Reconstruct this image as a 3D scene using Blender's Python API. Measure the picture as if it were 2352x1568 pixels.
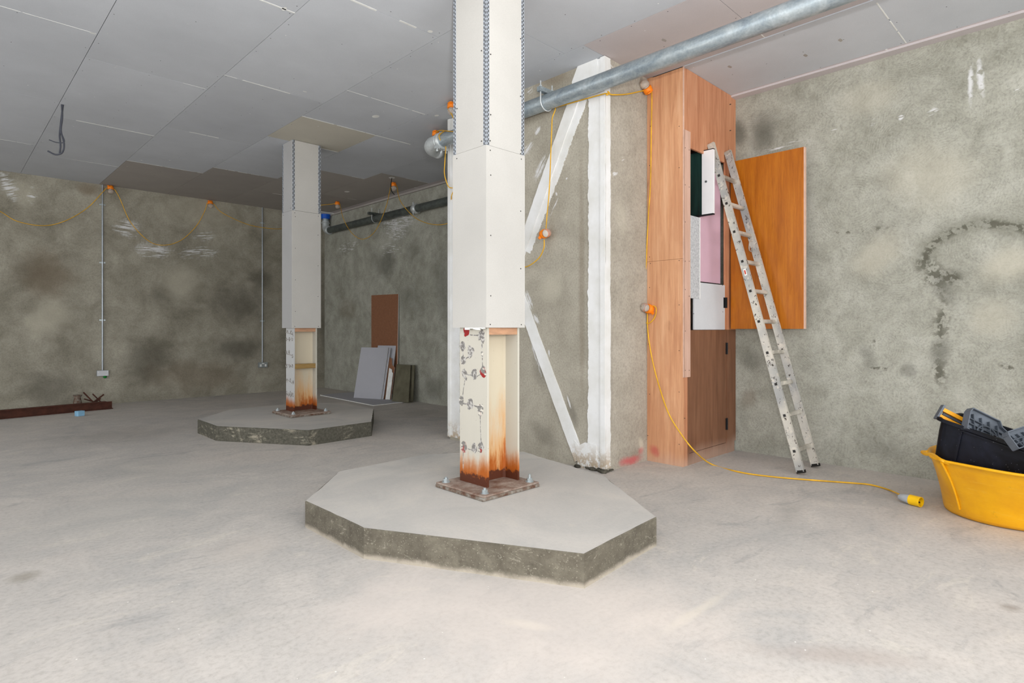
import bpy, math, random
from mathutils import Vector, Matrix
random.seed(7)
for o in list(bpy.data.objects): bpy.data.objects.remove(o, do_unlink=True)
S = bpy.context.scene; COL = S.collection
V = Vector

# ------------------------------------------------------------------ camera, world, lights, exposure
F, CX, HY, H = 1355.0, 1176.0, 754.0, 1.2
A0 = math.atan2(1384, 1355)
FW = V((math.cos(A0), math.sin(A0), 0)); RT = V((math.sin(A0), -math.cos(A0), 0))
cam = bpy.data.cameras.new('camera'); cam.sensor_width = 36; cam.lens = 36*F/2352
cam.shift_y = (HY-784)/2352*1.0
cam.clip_start = .05
co = bpy.data.objects.new('camera', cam); COL.objects.link(co)
co.location = (0, 0, H)
co.rotation_euler = Matrix((RT, V((0,0,1)), -FW)).transposed().to_euler()
S.camera = co
W = bpy.data.worlds.new('world'); S.world = W; W.use_nodes = True
W.node_tree.nodes['Background'].inputs[0].default_value = (.97, .985, 1.0, 1)
W.node_tree.nodes['Background'].inputs[1].default_value = 1.9
def area(name, loc, look, size, power, color=(1,1,1), shape='DISK'):
    l = bpy.data.lights.new(name, 'AREA'); l.shape = shape; l.size = size; l.energy = power; l.color = color
    o = bpy.data.objects.new(name, l); COL.objects.link(o); o.location = loc
    o.rotation_euler = (V(look)-V(loc)).to_track_quat('-Z', 'Y').to_euler(); return o
fl = V((0,0,H)) + RT*.12 - FW*.05 + V((0,0,.28))
area('camera_flash', fl, fl+FW*5+V((0,0,1.1)), .14, 26, (1.0,.995,.99))
area('bounce_flash', fl+V((0,0,.1)), fl-FW*.05+V((0,0,1)), .2, 205, (1.0,.995,.985))
area('rear_fill', (1.4,-4.2,2.0), (2.9,4,1.4), 2.8, 105, (.98,.99,1.0), 'SQUARE')  # soft fill light added behind the camera, stronger on faces turned to -y
S.view_settings.view_transform = 'Standard'; S.view_settings.look = 'None'
S.view_settings.gamma = 1; S.view_settings.use_curve_mapping = False
S.view_settings.exposure = 0.45

# ------------------------------------------------------------------ geometry of the view (to place things on real surfaces)
ZC = 3.47
def ray(u, v): return FW + RT*((u-CX)/F) + V((0,0,(HY-v)/F))
def onz(u, v, z): d = ray(u, v); return V((0,0,H)) + d*((z-H)/d.z)
def onx(u, v, x): d = ray(u, v); return V((0,0,H)) + d*(x/d.x)
def ony(u, v, y): d = ray(u, v); return V((0,0,H)) + d*(y/d.y)
def atd(u, v, Z): return V((0,0,H)) + ray(u, v)*Z

# ------------------------------------------------------------------ mesh collector
class MB:
    def __init__(s): s.v=[]; s.f=[]; s.m=[]; s.sm=[]
    def add(s, vs, fs, m=0, smooth=False):
        b=len(s.v); s.v += [V(p) for p in vs]
        for f in fs: s.f.append([b+i for i in f]); s.m.append(m); s.sm.append(smooth)
        return s
    def box(s, lo, hi, m=0):
        x0,y0,z0=lo; x1,y1,z1=hi
        return s.add([(x0,y0,z0),(x1,y0,z0),(x1,y1,z0),(x0,y1,z0),(x0,y0,z1),(x1,y0,z1),(x1,y1,z1),(x0,y1,z1)],
            [(0,3,2,1),(4,5,6,7),(0,1,5,4),(1,2,6,5),(2,3,7,6),(3,0,4,7)], m)
    def obox(s, c, ax, ay, az, m=0):
        c=V(c); ax=V(ax); ay=V(ay); az=V(az)
        p=[c+ax*i+ay*j+az*k for k in(-1,1) for (i,j) in((-1,-1),(1,-1),(1,1),(-1,1))]
        return s.add(p,[(0,3,2,1),(4,5,6,7),(0,1,5,4),(1,2,6,5),(2,3,7,6),(3,0,4,7)],m)
    def bar(s, p0, p1, side, w, t, m=0):
        p0=V(p0); p1=V(p1); d=p1-p0; L=d.length; d.normalize()
        a=V(side); a=(a-d*a.dot(d)).normalized(); b=d.cross(a)
        return s.obox((p0+p1)/2, d*L/2, a*w/2, b*t/2, m)
    def prism(s, pts, z0, z1, m=0, mtop=None):
        n=len(pts)
        vs=[(p[0],p[1],z0) for p in pts]+[(p[0],p[1],z1) for p in pts]
        s.add(vs,[(i,(i+1)%n,n+(i+1)%n,n+i) for i in range(n)],m)
        s.add(vs,[tuple(range(n,2*n))],m if mtop is None else mtop)
        return s.add(vs,[tuple(reversed(range(n)))],m)
    def plate(s, pts, n, t, m=0):            # polygon in space given thickness t along n
        n=V(n); k=len(pts); pts=[V(p) for p in pts]; vs=pts+[p+n*t for p in pts]
        return s.add(vs,[tuple(range(k-1,-1,-1)),tuple(range(k,2*k))]+[(i,(i+1)%k,k+(i+1)%k,k+i) for i in range(k)],m)
    def rings(s, rings, m=0, smooth=True, cap=True, close=False):
        n=len(rings[0]); vs=[p for r in rings for p in r]; fs=[]
        K=len(rings)
        for i in range(K if close else K-1):
            j=(i+1)%K
            for k in range(n): fs.append((i*n+k,i*n+(k+1)%n,j*n+(k+1)%n,j*n+k))
        s.add(vs,fs,m,smooth)
        if cap and not close: s.add(vs,[tuple(reversed(range(n))),tuple(range((K-1)*n,K*n))],m)
        return s
    def tube(s, pts, r, n=10, m=0, cap=True, close=False, smooth=True):
        pts=[V(p) for p in pts]; R=[]; K=len(pts); prev=None
        for i,p in enumerate(pts):
            if close: d=pts[(i+1)%K]-pts[i-1]
            else: d=pts[min(i+1,K-1)]-pts[max(i-1,0)]
            if d.length<1e-9: d=V((0,0,1))
            d.normalize()
            a = prev if prev else (V((0,0,1)) if abs(d.z)<.9 else V((1,0,0)))
            a=a-d*a.dot(d)
            if a.length<1e-4: a=d.orthogonal()
            a.normalize(); prev=a; b=d.cross(a)
            rr=r[i] if isinstance(r,(list,tuple)) else r
            R.append([p+a*rr*math.cos(2*math.pi*k/n)+b*rr*math.sin(2*math.pi*k/n) for k in range(n)])
        return s.rings(R,m,smooth,cap,close)
    def cyl(s, p0, p1, r, n=16, m=0, smooth=True): return s.tube([p0,p1],r,n,m,True,False,smooth)
    def ball(s, c, r, n=12, m=0, sc=(1,1,1)):
        c=V(c); R=[]
        for i in range(n//2+1):
            t=math.pi*(i+.02)/(n/2+.04)
            R.append([c+V((r*sc[0]*math.sin(t)*math.cos(2*math.pi*k/n),r*sc[1]*math.sin(t)*math.sin(2*math.pi*k/n),r*sc[2]*math.cos(t))) for k in range(n)])
        return s.rings(R,m)
    def torus(s, c, nrm, R, r, n=24, k=8, m=0):
        c=V(c); nrm=V(nrm).normalized(); a=nrm.orthogonal().normalized(); b=nrm.cross(a)
        return s.tube([c+a*R*math.cos(2*math.pi*i/n)+b*R*math.sin(2*math.pi*i/n) for i in range(n)],r,k,m,close=True)
    def build(s, name, mats, root=None, parent=None, bevel=0):
        """root gives the world origin of the thing; parent is what it hangs under"""
        if root is not None: off=root.location.copy()
        else:
            xs=[p.x for p in s.v]; ys=[p.y for p in s.v]; zs=[p.z for p in s.v]
            off=V(((min(xs)+max(xs))/2,(min(ys)+max(ys))/2,min(zs)))
        me=bpy.data.meshes.new(name); me.from_pydata([tuple(p-off) for p in s.v],[],s.f)
        if not isinstance(mats,(list,tuple)): mats=[mats]
        for m in mats: me.materials.append(m)
        me.polygons.foreach_set('material_index', s.m); me.polygons.foreach_set('use_smooth', s.sm)
        me.validate(); me.update()
        o=bpy.data.objects.new(name, me); COL.objects.link(o)
        if root is not None: o.parent = parent or root
        else: o.location=off
        if bevel:
            b=o.modifiers.new('bevel','BEVEL'); b.width=bevel; b.segments=2; b.limit_method='ANGLE'; b.angle_limit=math.radians(50)
        return o
def thing(name, loc, label, cat, group=None):
    o=bpy.data.objects.new(name,None); COL.objects.link(o); o.location=loc; o.empty_display_size=.1
    return tag(o,label,cat,group)
def tag(o, label, cat, group=None):
    o['label']=label; o['category']=cat
    if group: o['group']=group
    return o
def struct(o): o['kind']='structure'; return o
def spline(pts, k=8):
    pts=[V(p) for p in pts]; out=[]
    P=[pts[0]*2-pts[1]]+pts+[pts[-1]*2-pts[-2]]
    for i in range(1,len(P)-2):
        p0,p1,p2,p3=P[i-1:i+3]
        for j in range(k):
            t=j/k
            out.append(.5*((2*p1)+(p2-p0)*t+(2*p0-5*p1+4*p2-p3)*t*t+(3*p1-p0-3*p2+p3)*t**3))
    out.append(pts[-1]); return out

# ------------------------------------------------------------------ materials
def lin(c):
    return tuple((x/255/12.92 if x/255<=.04045 else ((x/255+.055)/1.055)**2.4) for x in c)+(1,)
class MT:
    def __init__(s, name, rough=.8, metal=0, spec=.3):
        s.mat=bpy.data.materials.new(name); s.mat.use_nodes=True; s.nt=s.mat.node_tree; s.N=s.nt.nodes
        s.b=s.N['Principled BSDF']; s.b.inputs['Roughness'].default_value=rough; s.b.inputs['Metallic'].default_value=metal
        s.b.inputs['Specular IOR Level'].default_value=spec
        s.pos=s.N.new('ShaderNodeNewGeometry').outputs['Position']
    def L(s,a,b): s.nt.links.new(a,b)
    def setin(s,i,v):
        if isinstance(v,bpy.types.NodeSocket): s.L(v,i)
        else: i.default_value=v
    def math(s,op,a,b=None,c=None,clamp=False):
        n=s.N.new('ShaderNodeMath'); n.operation=op; n.use_clamp=clamp; s.setin(n.inputs[0],a)
        if b is not None: s.setin(n.inputs[1],b)
        if c is not None: s.setin(n.inputs[2],c)
        return n.outputs[0]
    def vmath(s,op,a,b=None):
        n=s.N.new('ShaderNodeVectorMath'); n.operation=op; s.setin(n.inputs[0],a)
        if b is not None: s.setin(n.inputs[1],b)
        return n.outputs['Value'] if op in('DOT_PRODUCT','LENGTH','DISTANCE') else n.outputs[0]
    def noise(s,scale,detail=5,rough=.55,vec=None,dist=0,sc=None):
        n=s.N.new('ShaderNodeTexNoise'); n.inputs['Scale'].default_value=scale; n.inputs['Detail'].default_value=detail
        n.inputs['Roughness'].default_value=rough; n.inputs['Distortion'].default_value=dist
        v=vec or s.pos
        if sc: v=s.vmath('MULTIPLY',v,sc)
        s.L(v,n.inputs['Vector']); return n.outputs['Fac']
    def vor(s,scale,vec=None,sc=None,feat='F1',out='Distance'):
        n=s.N.new('ShaderNodeTexVoronoi'); n.feature=feat; n.inputs['Scale'].default_value=scale
        v=vec or s.pos
        if sc: v=s.vmath('MULTIPLY',v,sc)
        s.L(v,n.inputs['Vector']); return n.outputs[out]
    def step(s,x,a,b):     # smooth 0->1 from a to b
        n=s.N.new('ShaderNodeMapRange'); n.interpolation_type='SMOOTHSTEP'
        s.setin(n.inputs[0],x)
        if a<b: n.inputs[1].default_value=a; n.inputs[2].default_value=b; n.inputs[3].default_value=0; n.inputs[4].default_value=1
        else: n.inputs[1].default_value=b; n.inputs[2].default_value=a; n.inputs[3].default_value=1; n.inputs[4].default_value=0
        return n.outputs[0]
    def mix(s,f,a,b,mode='MIX'):
        n=s.N.new('ShaderNodeMix'); n.data_type='RGBA'; n.blend_type=mode
        s.setin(n.inputs[0],f); s.setin(n.inputs[6],a); s.setin(n.inputs[7],b); return n.outputs[2]
    def ramp(s,f,stops):
        n=s.N.new('ShaderNodeValToRGB'); e=n.color_ramp.elements
        while len(e)<len(stops): e.new(.5)
        for i,(p,c) in enumerate(stops): e[i].position=p; e[i].color=c
        s.L(f,n.inputs[0]); return n.outputs[0]
    def sep(s):
        n=s.N.new('ShaderNodeSeparateXYZ'); s.L(s.pos,n.inputs[0]); return n.outputs
    def seg(s,p0,p1,w,warp=.25,wscale=3.0,soft=.6,streak=None,thr=.5,sw=.08,ring=0):
        """mask of an elongated patch on a surface from p0 to p1, half width w (m)"""
        p0=V(p0); p1=V(p1); c=(p0+p1)/2; d=p1-p0; hl=max(d.length/2,.001); a=d.normalized()
        n=s._normal; b=a.cross(n).normalized()
        q=s.vmath('SUBTRACT',s.pos,tuple(c))
        ua=s.vmath('DOT_PRODUCT',q,tuple(a)); ub=s.vmath('DOT_PRODUCT',q,tuple(b))
        x=s.math('MULTIPLY',ua,1/hl); y=s.math('MULTIPLY',ub,1/w)
        r=s.math('SQRT',s.math('ADD',s.math('MULTIPLY',x,x),s.math('MULTIPLY',y,y)))
        if warp:
            nn=s._warp(wscale)
            r=s.math('ADD',r,s.math('MULTIPLY',s.math('SUBTRACT',nn,.5),warp*4))
        m=s.step(s.math('ABSOLUTE',s.math('SUBTRACT',r,1)),ring,ring*.25) if ring else s.step(r,1,1-soft)
        if ring: m=s.math('MULTIPLY',m,s.step(ub,w*.35,-w*.1)) if b.z<0 else s.math('MULTIPLY',m,s.step(ub,-w*.35,w*.1))
        if streak:
            cv=s.N.new('ShaderNodeCombineXYZ'); s.L(ua,cv.inputs[0]); s.L(ub,cv.inputs[1])
            v=s.vmath('MULTIPLY',cv.outputs[0],(streak[0],streak[1],1))
            v=s.vmath('ADD',v,(c.x*7,c.z*5,c.y*3))
            st=s.noise(1,4,.6,vec=v)
            m=s.math('MULTIPLY',m,s.step(st,thr,thr+sw))
        return m
    _w=None
    def _warp(s,sc):
        if s._w is None: s._w={}
        if sc not in s._w: s._w[sc]=s.noise(sc,5,.6)
        return s._w[sc]
    def bump(s,h,strength=.2,dist=.01):
        n=s.N.new('ShaderNodeBump'); n.inputs['Strength'].default_value=strength; n.inputs['Distance'].default_value=dist
        s.L(h,n.inputs['Height']); s.L(n.outputs[0],s.b.inputs['Normal'])
    def done(s,c):
        s.setin(s.b.inputs['Base Color'],c); return s.mat
def plain(name,c,rough=.7,metal=0,spec=.3,var=.06,scale=12,sc=None,bump=0):
    t=MT(name,rough,metal,spec); c=lin(c)
    n=t.noise(scale,4,.6,sc=sc)
    d=tuple(x*(1-var*2.2) for x in c[:3])+(1,); e=tuple(min(1,x*(1+var*1.6)) for x in c[:3])+(1,)
    if bump: t.bump(n,bump,.004)
    return t.done(t.ramp(n,[(.3,d),(.7,e)]))

def concrete(name, base, dark, light, normal, scale=1.0, swirl=0, darks=(), whites=(), reds=(), browns=(), lights=(), arcs=(), rings_=()):
    t=MT(name,.92,0,.15); t._normal=V(normal)
    base,dark,light=lin(base),lin(dark),lin(light)
    big=t.noise(.9*scale,3,.55,dist=.6); mid=t.noise(3.2*scale,6,.62,dist=.4); fine=t.noise(62,5,.75)
    c=t.ramp(big,[(.30,dark),(.5,base),(.72,light)])
    c=t.mix(.65,c,t.ramp(mid,[(.34,dark),(.5,base),(.68,light)]))
    f=t.ramp(fine,[(.3,(.70,.70,.70,1)),(.5,(1,1,1,1)),(.72,(1.18,1.18,1.16,1))])
    c=t.mix(.9,c,f,'MULTIPLY')
    if swirl:
        sw=t.noise(2.3,7,.72,dist=2.6); s2=t.noise(5.5,8,.75,dist=3.5)
        c=t.mix(t.math('MULTIPLY',t.step(sw,.50,.64),.45*swirl),c,light)
        c=t.mix(t.math('MULTIPLY',t.step(s2,.57,.66),.42*swirl),c,tuple(x*.62 for x in dark[:3])+(1,))
        c=t.mix(t.math('MULTIPLY',t.step(s2,.40,.34),.3*swirl),c,light)
        wob=t.noise(6,3,.6); vd=t.vor(2.1); vd=t.math('ADD',vd,t.math('MULTIPLY',wob,.10))
        arc=t.math('SINE',t.math('MULTIPLY',vd,190)); am=t.noise(5,4,.65,dist=1.2)
        c=t.mix(t.math('MULTIPLY',t.math('MULTIPLY',t.step(arc,.35,.95),t.step(am,.50,.62)),.30*swirl),c,tuple(x*.5 for x in dark[:3])+(1,))
        c=t.mix(t.math('MULTIPLY',t.math('MULTIPLY',t.step(arc,-.35,-.95),t.step(am,.50,.40)),.28*swirl),c,tuple(min(1,x*1.25) for x in light[:3])+(1,))
        s3=t.noise(13,5,.7,dist=4.5); c=t.mix(t.math('MULTIPLY',t.step(s3,.60,.66),.5*swirl),c,tuple(x*.5 for x in dark[:3])+(1,))
    for (p0,p1,w,k) in darks:
        c=t.mix(t.math('MULTIPLY',t.seg(p0,p1,w,.22,3.5,.8),k),c,tuple(x*.42 for x in dark[:3])+(1,))
    for (p0,p1,w,k) in browns:
        c=t.mix(t.math('MULTIPLY',t.seg(p0,p1,w,.25,3.5,.8),k),c,lin((112,96,76)))
    for (p0,p1,w,k) in lights:
        c=t.mix(t.math('MULTIPLY',t.seg(p0,p1,w,.2,3.0,.8),k),c,lin((196,190,172)))
    for (p0,p1,w,thr) in arcs:       # broken crusty dark lines
        c=t.mix(t.math('MULTIPLY',t.seg(p0,p1,w*1.5,.32,9.0,.8,(20,20),thr,.07),.8),c,lin((84,82,70)))
    for (p0,p1,w,thr) in rings_:
        c=t.mix(t.math('MULTIPLY',t.seg(p0,p1,w,.10,4.0,ring=.34),.38),c,lin((104,104,90)))
        c=t.mix(t.math('MULTIPLY',t.seg(p0,p1,w,.06,9.0,ring=.13,streak=(18,18),thr=thr),.8),c,lin((84,82,70)))
    for (p0,p1,w,k) in reds:
        c=t.mix(t.math('MULTIPLY',t.seg(p0,p1,w,.3,9.0,.8),k),c,lin((196,84,88)))
    for (p0,p1,w,sx,sy,thr) in whites:
        c=t.mix(t.math('MULTIPLY',t.seg(p0,p1,w*1.25,.3,20.0,.7,(sx*1.2,sy*2.6),thr,.07),.85),c,lin((218,218,218)))
    h=t.math('ADD',t.math('MULTIPLY',mid,.6),t.math('MULTIPLY',fine,.4))
    t.bump(h,.35 if not swirl else .5,.012)
    return t.done(c)
def PX(fn,k):
    return lambda u,v: fn(u,v,k)
YB, XR, XP, YP0, YP1 = 11.2, 5.65, 4.0, 2.975, 5.05
XB, YX = 4.63, 2.615                # plywood box: front plane x, side plane y
B=PX(ony,YB); R_=PX(onx,XR); P_=PX(onx,XP); Q_=PX(ony,YP0)
def marks(fn, rows): return [ (fn(r[0],r[1]),fn(r[2],r[3]))+tuple(r[4:]) for r in rows]

M={}
M['wall_back']=concrete('plaster render back',(150,145,131),(124,119,105),(174,169,154),(0,1,0),.8,
    darks=marks(B,[(0,900,200,880,.35,.5),(250,840,420,820,.5,.5),(470,700,640,690,.5,.55),(470,800,620,800,.3,.6),(0,600,150,640,.3,.4),(560,640,645,640,.25,.5),(330,700,420,660,.25,.3),(740,520,748,880,.14,.45)]),
    browns=marks(B,[(0,620,200,640,.5,.5),(300,860,600,870,.4,.4),(165,430,250,440,.15,.6)]),
    lights=marks(B,[(60,700,160,760,.45,.5),(380,600,440,700,.5,.45),(0,450,100,440,.3,.35),(300,470,600,500,.4,.3)]),
    whites=marks(B,[(0,432,42,424,.22,3,14,.46),(255,518,330,530,.14,3,16,.45),(300,572,400,578,.12,4,18,.44),(390,582,510,578,.10,4,20,.52),(60,445,90,450,.12,4,14,.52),(440,545,500,540,.08,4,22,.54)]))
M['wall_right']=concrete('swirled cement render',(160,159,147),(138,137,125),(182,181,170),(1,0,0),1.2,swirl=.6,
    darks=marks(R_,[(1690,260,1700,350,.12,.75),(1710,310,1800,270,.22,.55),(1720,340,1790,290,.2,.5),(870,570,905,640,.42,.6),(930,560,960,600,.3,.35),(850,560,870,640,.2,.3),(1000,540,1030,800,.3,.35),(900,700,990,690,.4,.3),(2130,600,2200,720,.12,.5),(2150,850,2170,760,.1,.5),(1700,800,1760,860,.14,.45),(1980,780,2010,860,.08,.4),(2060,840,2110,860,.08,.45),(2230,1010,2352,1060,.2,.5),(1950,1000,2100,1060,.14,.3),(960,880,1030,900,.3,.5),(2150,620,2230,640,.08,.4)]),
    browns=marks(R_,[(1700,900,1740,930,.14,.4),(770,700,830,720,.3,.3)]),
    lights=marks(R_,[(2000,420,2300,380,.35,.4),(1960,560,2060,620,.3,.45),(2280,560,2352,650,.25,.55),(1900,250,2100,200,.2,.3),(2200,760,2352,700,.2,.4)]),
    rings_=marks(R_,[(2116,610,2420,640,.36,.46)]),
    arcs=marks(R_,[(2110,560,2180,700,.06,.47),(2150,620,2230,660,.05,.48),(2175,680,2148,820,.05,.47),(2150,800,2165,900,.05,.46),(1880,540,2060,520,.02,.5),(2010,770,2020,800,.03,.5),(2290,835,2340,850,.02,.5),(1985,845,2060,850,.015,.5)]),
    whites=marks(R_,[(2230,135,2228,250,.018,14,5,.36),(2246,125,2258,230,.022,14,5,.36),(1745,348,1860,322,.028,5,22,.5),(1985,285,2018,275,.03,6,16,.42),(2060,272,2078,266,.022,6,16,.42),(2130,262,2160,250,.03,6,16,.5),(1905,302,1930,297,.012,6,20,.45),(2325,212,2345,206,.03,6,14,.5),(870,505,960,500,.20,5,18,.47),(860,575,940,570,.12,6,20,.56),(770,575,830,560,.12,6,20,.54),(880,530,940,535,.14,6,20,.5),(2135,100,2152,95,.012,6,16,.4)]))
M['wall_pier']=concrete('smooth cement render on pier',(166,160,146),(150,144,130),(182,176,162),(1,0,0),1.0,
    darks=marks(P_,[(1230,800,1250,900,.12,.35),(1300,900,1330,1000,.07,.5),(1200,960,1300,1040,.12,.4),(1280,500,1300,560,.1,.2)]),
    browns=marks(P_,[(1220,190,1330,170,.12,.5),(1335,300,1338,1000,.05,.35)]),  # the upright mark is a painted shadow line beside the near post
    lights=marks(P_,[(1250,620,1280,700,.2,.4)]),
    whites=marks(P_,[(1208,215,1226,200,.035,8,30,.5),(1228,310,1242,290,.03,6,28,.42),(1200,360,1225,325,.03,6,28,.44),(1205,350,1215,340,.05,6,28,.5),(1225,420,1258,350,.04,4,24,.42),(1284,450,1262,500,.01,6,30,.4),(1310,325,1275,420,.012,6,30,.4),(1205,660,1225,720,.03,5,20,.42),(1224,720,1240,745,.025,4,20,.36),(1260,800,1262,820,.012,6,20,.4),(1210,750,1250,880,.022,6,28,.5),(1300,408,1303,412,.012,6,20,.2),(1276,440,1280,450,.01,6,20,.2),(1290,300,1330,210,.05,6,30,.52),(1300,900,1315,950,.01,6,20,.4)]))
M['wall_pier_side']=concrete('smooth cement render on pier return',(168,161,148),(154,147,134),(182,175,163),(0,1,0),1.0,
    darks=marks(Q_,[(1400,700,1405,1050,.05,.2),(1470,190,1480,185,.08,.4)]),
    reds=marks(Q_,[(1415,1065,1478,1050,.06,.75),(1462,1040,1480,1030,.05,.5)]),
    browns=marks(Q_,[(1440,1050,1480,1040,.1,.3)]),
    lights=marks(Q_,[(1420,440,1435,560,.12,.3),(1468,1000,1478,1040,.05,.8)]),
    whites=marks(Q_,[(1405,400,1420,396,.02,10,18,.46),(1423,368,1440,360,.015,10,18,.5),(1400,140,1412,160,.03,8,20,.5)]))
# floor
t=MT('dusty screed floor',.88,0,.2); t._normal=V((0,0,1))
big=t.noise(.55,4,.6,dist=.8); mid=t.noise(2.2,6,.65,dist=1.2); fine=t.noise(40,5,.7); stre=t.noise(1.6,6,.7,sc=(1,2.6,1),dist=1.0)
c=t.ramp(big,[(.32,lin((176,172,167))),(.5,lin((192,186,179))),(.7,lin((202,192,182)))])
c=t.mix(.5,c,t.ramp(mid,[(.3,lin((168,166,163))),(.5,lin((190,184,177))),(.72,lin((210,202,193)))]))
c=t.mix(t.math('MULTIPLY',t.step(stre,.56,.68),.4),c,lin((150,148,146)))
c=t.mix(t.math('MULTIPLY',t.step(stre,.42,.34),.3),c,lin((214,206,192)))
c=t.mix(.85,c,t.ramp(fine,[(.3,(.80,.79,.78,1)),(.5,(1,1,1,1)),(.72,(1.10,1.10,1.10,1))]),'MULTIPLY')
Fl=PX(onz,0)
for (a,b,c2,d,w,k,col) in [(0,1330,110,1320,.10,.55,(140,132,118)),(1830,1130,1780,1260,.12,.35,(150,148,143)),(1760,1170,1840,1320,.3,.3,(170,170,168)),
        (1560,1480,2300,1530,.10,.4,(168,152,142)),(2290,1400,2352,1390,.06,.6,(138,126,114)),(450,1420,600,1400,.12,.3,(160,158,152)),
        (1130,1420,1300,1450,.05,.5,(226,216,198)),(1480,1480,1700,1340,.04,.45,(224,214,196)),(150,1060,600,1100,.5,.25,(176,172,164)),
        (0,1020,500,980,.9,.35,(140,134,126)),(900,940,1040,960,.5,.35,(146,140,130)),(430,1290,700,1230,.3,.3,(208,196,184)),(600,1400,1900,1450,.9,.5,(214,202,192)),(820,1300,1100,1420,.5,.4,(214,203,194)),(100,1150,500,1200,.9,.3,(176,174,168))]:
    c=t.mix(t.math('MULTIPLY',t.seg(Fl(a,b),Fl(c2,d),w,.3,2.5,.9),k),c,lin(col))
sp=t.vor(9); c=t.mix(t.step(sp,.035,.02),c,lin((236,232,224)))
t.bump(t.math('ADD',t.math('MULTIPLY',mid,.6),t.math('MULTIPLY',fine,.25)),.25,.01)
M['floor']=t.done(c)
# plinth
t=MT('cast concrete plinth side',.9,0,.2); t._normal=V((0,0,1))
mid=t.noise(5,6,.65,dist=.5); fine=t.noise(45,5,.7); sp=t.vor(62,sc=(1,1,1.4)); st=t.noise(9,6,.75,sc=(1,1,2.4),dist=1.5)
c=t.ramp(mid,[(.3,lin((84,79,69))),(.5,lin((102,96,84))),(.75,lin((126,120,106)))])
c=t.mix(t.math('MULTIPLY',t.step(st,.58,.66),.5),c,lin((172,166,150)))
c=t.mix(t.math('MULTIPLY',t.step(sp,.22,.10),.55),c,lin((166,160,144)))
c=t.mix(.9,c,t.ramp(fine,[(.25,(.72,.72,.72,1)),(.5,(1,1,1,1)),(.8,(1.15,1.15,1.15,1))]),'MULTIPLY')
z=t.sep()[2]
c=t.mix(t.math('MULTIPLY',t.step(t.math('ADD',z,t.math('MULTIPLY',t.math('SUBTRACT',mid,.5),.09)),.035,.0),.7),c,lin((190,180,164)))
t.bump(fine,.5,.008); M['plinth_side']=t.done(c)
t=MT('scuffed dark plinth side',.9,0,.2)
st=t.noise(3.2,7,.75,sc=(1,1,1.2),dist=1.6); fine=t.noise(45,5,.7); st2=t.noise(7,6,.7,sc=(1,1,4),dist=1)
c=t.ramp(fine,[(.3,lin((70,68,60))),(.7,lin((104,101,90)))])
c=t.mix(t.math('MULTIPLY',t.math('MULTIPLY',t.step(st,.5,.6),t.step(st2,.45,.58)),.75),c,lin((168,160,142)))
t.bump(fine,.5,.008); M['plinth_side_far']=t.done(c)
t=MT('trowelled plinth top',.85,0,.2)
big=t.noise(1.6,5,.6,dist=.8); fine=t.noise(50,5,.7); mid=t.noise(6,6,.7,dist=1)
c=t.ramp(big,[(.3,lin((180,177,172))),(.55,lin((194,189,182))),(.75,lin((204,197,187)))])
c=t.mix(t.math('MULTIPLY',t.step(mid,.6,.72),.35),c,lin((206,198,186)))
c=t.mix(.6,c,t.ramp(fine,[(.25,(.88,.88,.88,1)),(.5,(1,1,1,1)),(.8,(1.06,1.06,1.06,1))]),'MULTIPLY')
t.bump(fine,.3,.005); M['plinth_top']=t.done(c)
# plasterboard
def board(name,c0,var=.05,face=True,spots=True):
    t=MT(name,.82,0,.2); c=lin(c0)
    n=t.noise(1.3,4,.6); f=t.noise(140,3,.6); ri=t.N.new('ShaderNodeNewGeometry').outputs['Random Per Island']
    col=t.ramp(n,[(.3,tuple(x*.93 for x in c[:3])+(1,)),(.7,tuple(min(1,x*1.05) for x in c[:3])+(1,))])
    k=t.math('ADD',t.math('MULTIPLY',ri,var*2),1-var)
    col=t.vmath('SCALE',col); col.node.inputs[3].default_value=1; t.L(k,col.node.inputs[3])
    col=t.mix(.5,col,t.ramp(f,[(.3,(.93,.93,.93,1)),(.7,(1.05,1.05,1.05,1))]),'MULTIPLY')
    if spots:
        sp=t.vor(4.5); col=t.mix(t.step(sp,.03,.018),col,lin((235,235,232)))
        sm=t.noise(7,6,.7,sc=(3,1,1),dist=1); col=t.mix(t.math('MULTIPLY',t.step(sm,.66,.74),.35),col,lin((220,220,218)))
    return t.done(col)
M['ceil']=board('grey plasterboard ceiling',(192,195,200),.05)
M['ceil_pink']=board('mauve tinted plasterboard',(194,186,186),.03)
M['ceil_brown']=board('brownish plasterboard',(166,160,154),.04)
M['ceil_tan']=board('sanded tan ceiling board',(196,191,178),.03)
M['clad']=board('cream column plasterboard',(188,185,179),.02,spots=False)
M['clad_shaded']=board('shaded face column plasterboard',(170,169,168),.02,spots=False)  # same board, with the shade on the far column's left face put into the colour
M['board_grey']=board('grey offcut plasterboard',(178,178,184),.02,spots=False)
M['board_blue']=board('light grey board',(205,206,208),.01,spots=False)
M['white']=plain('white plaster',(232,232,228),.8)
M['dark']=plain('dark gap',(38,36,34),.9)
M['screw']=plain('dark screw head',(50,48,46),.6)
M['board_brown']=plain('brown board backing',(140,96,70),.8,var=.06,scale=30)
M['board_green']=plain('mossy green board',(104,100,82),.9,var=.12,scale=6)
M['pink']=plain('pink fire board',(214,178,192),.8,var=.03,scale=3)
M['timber']=plain('raw pine',(192,148,116),.75,var=.1,scale=10,sc=(1,8,8))
M['timber_old']=plain('aged timber',(156,126,76),.8,var=.12,scale=10,sc=(1,8,8))
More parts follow.
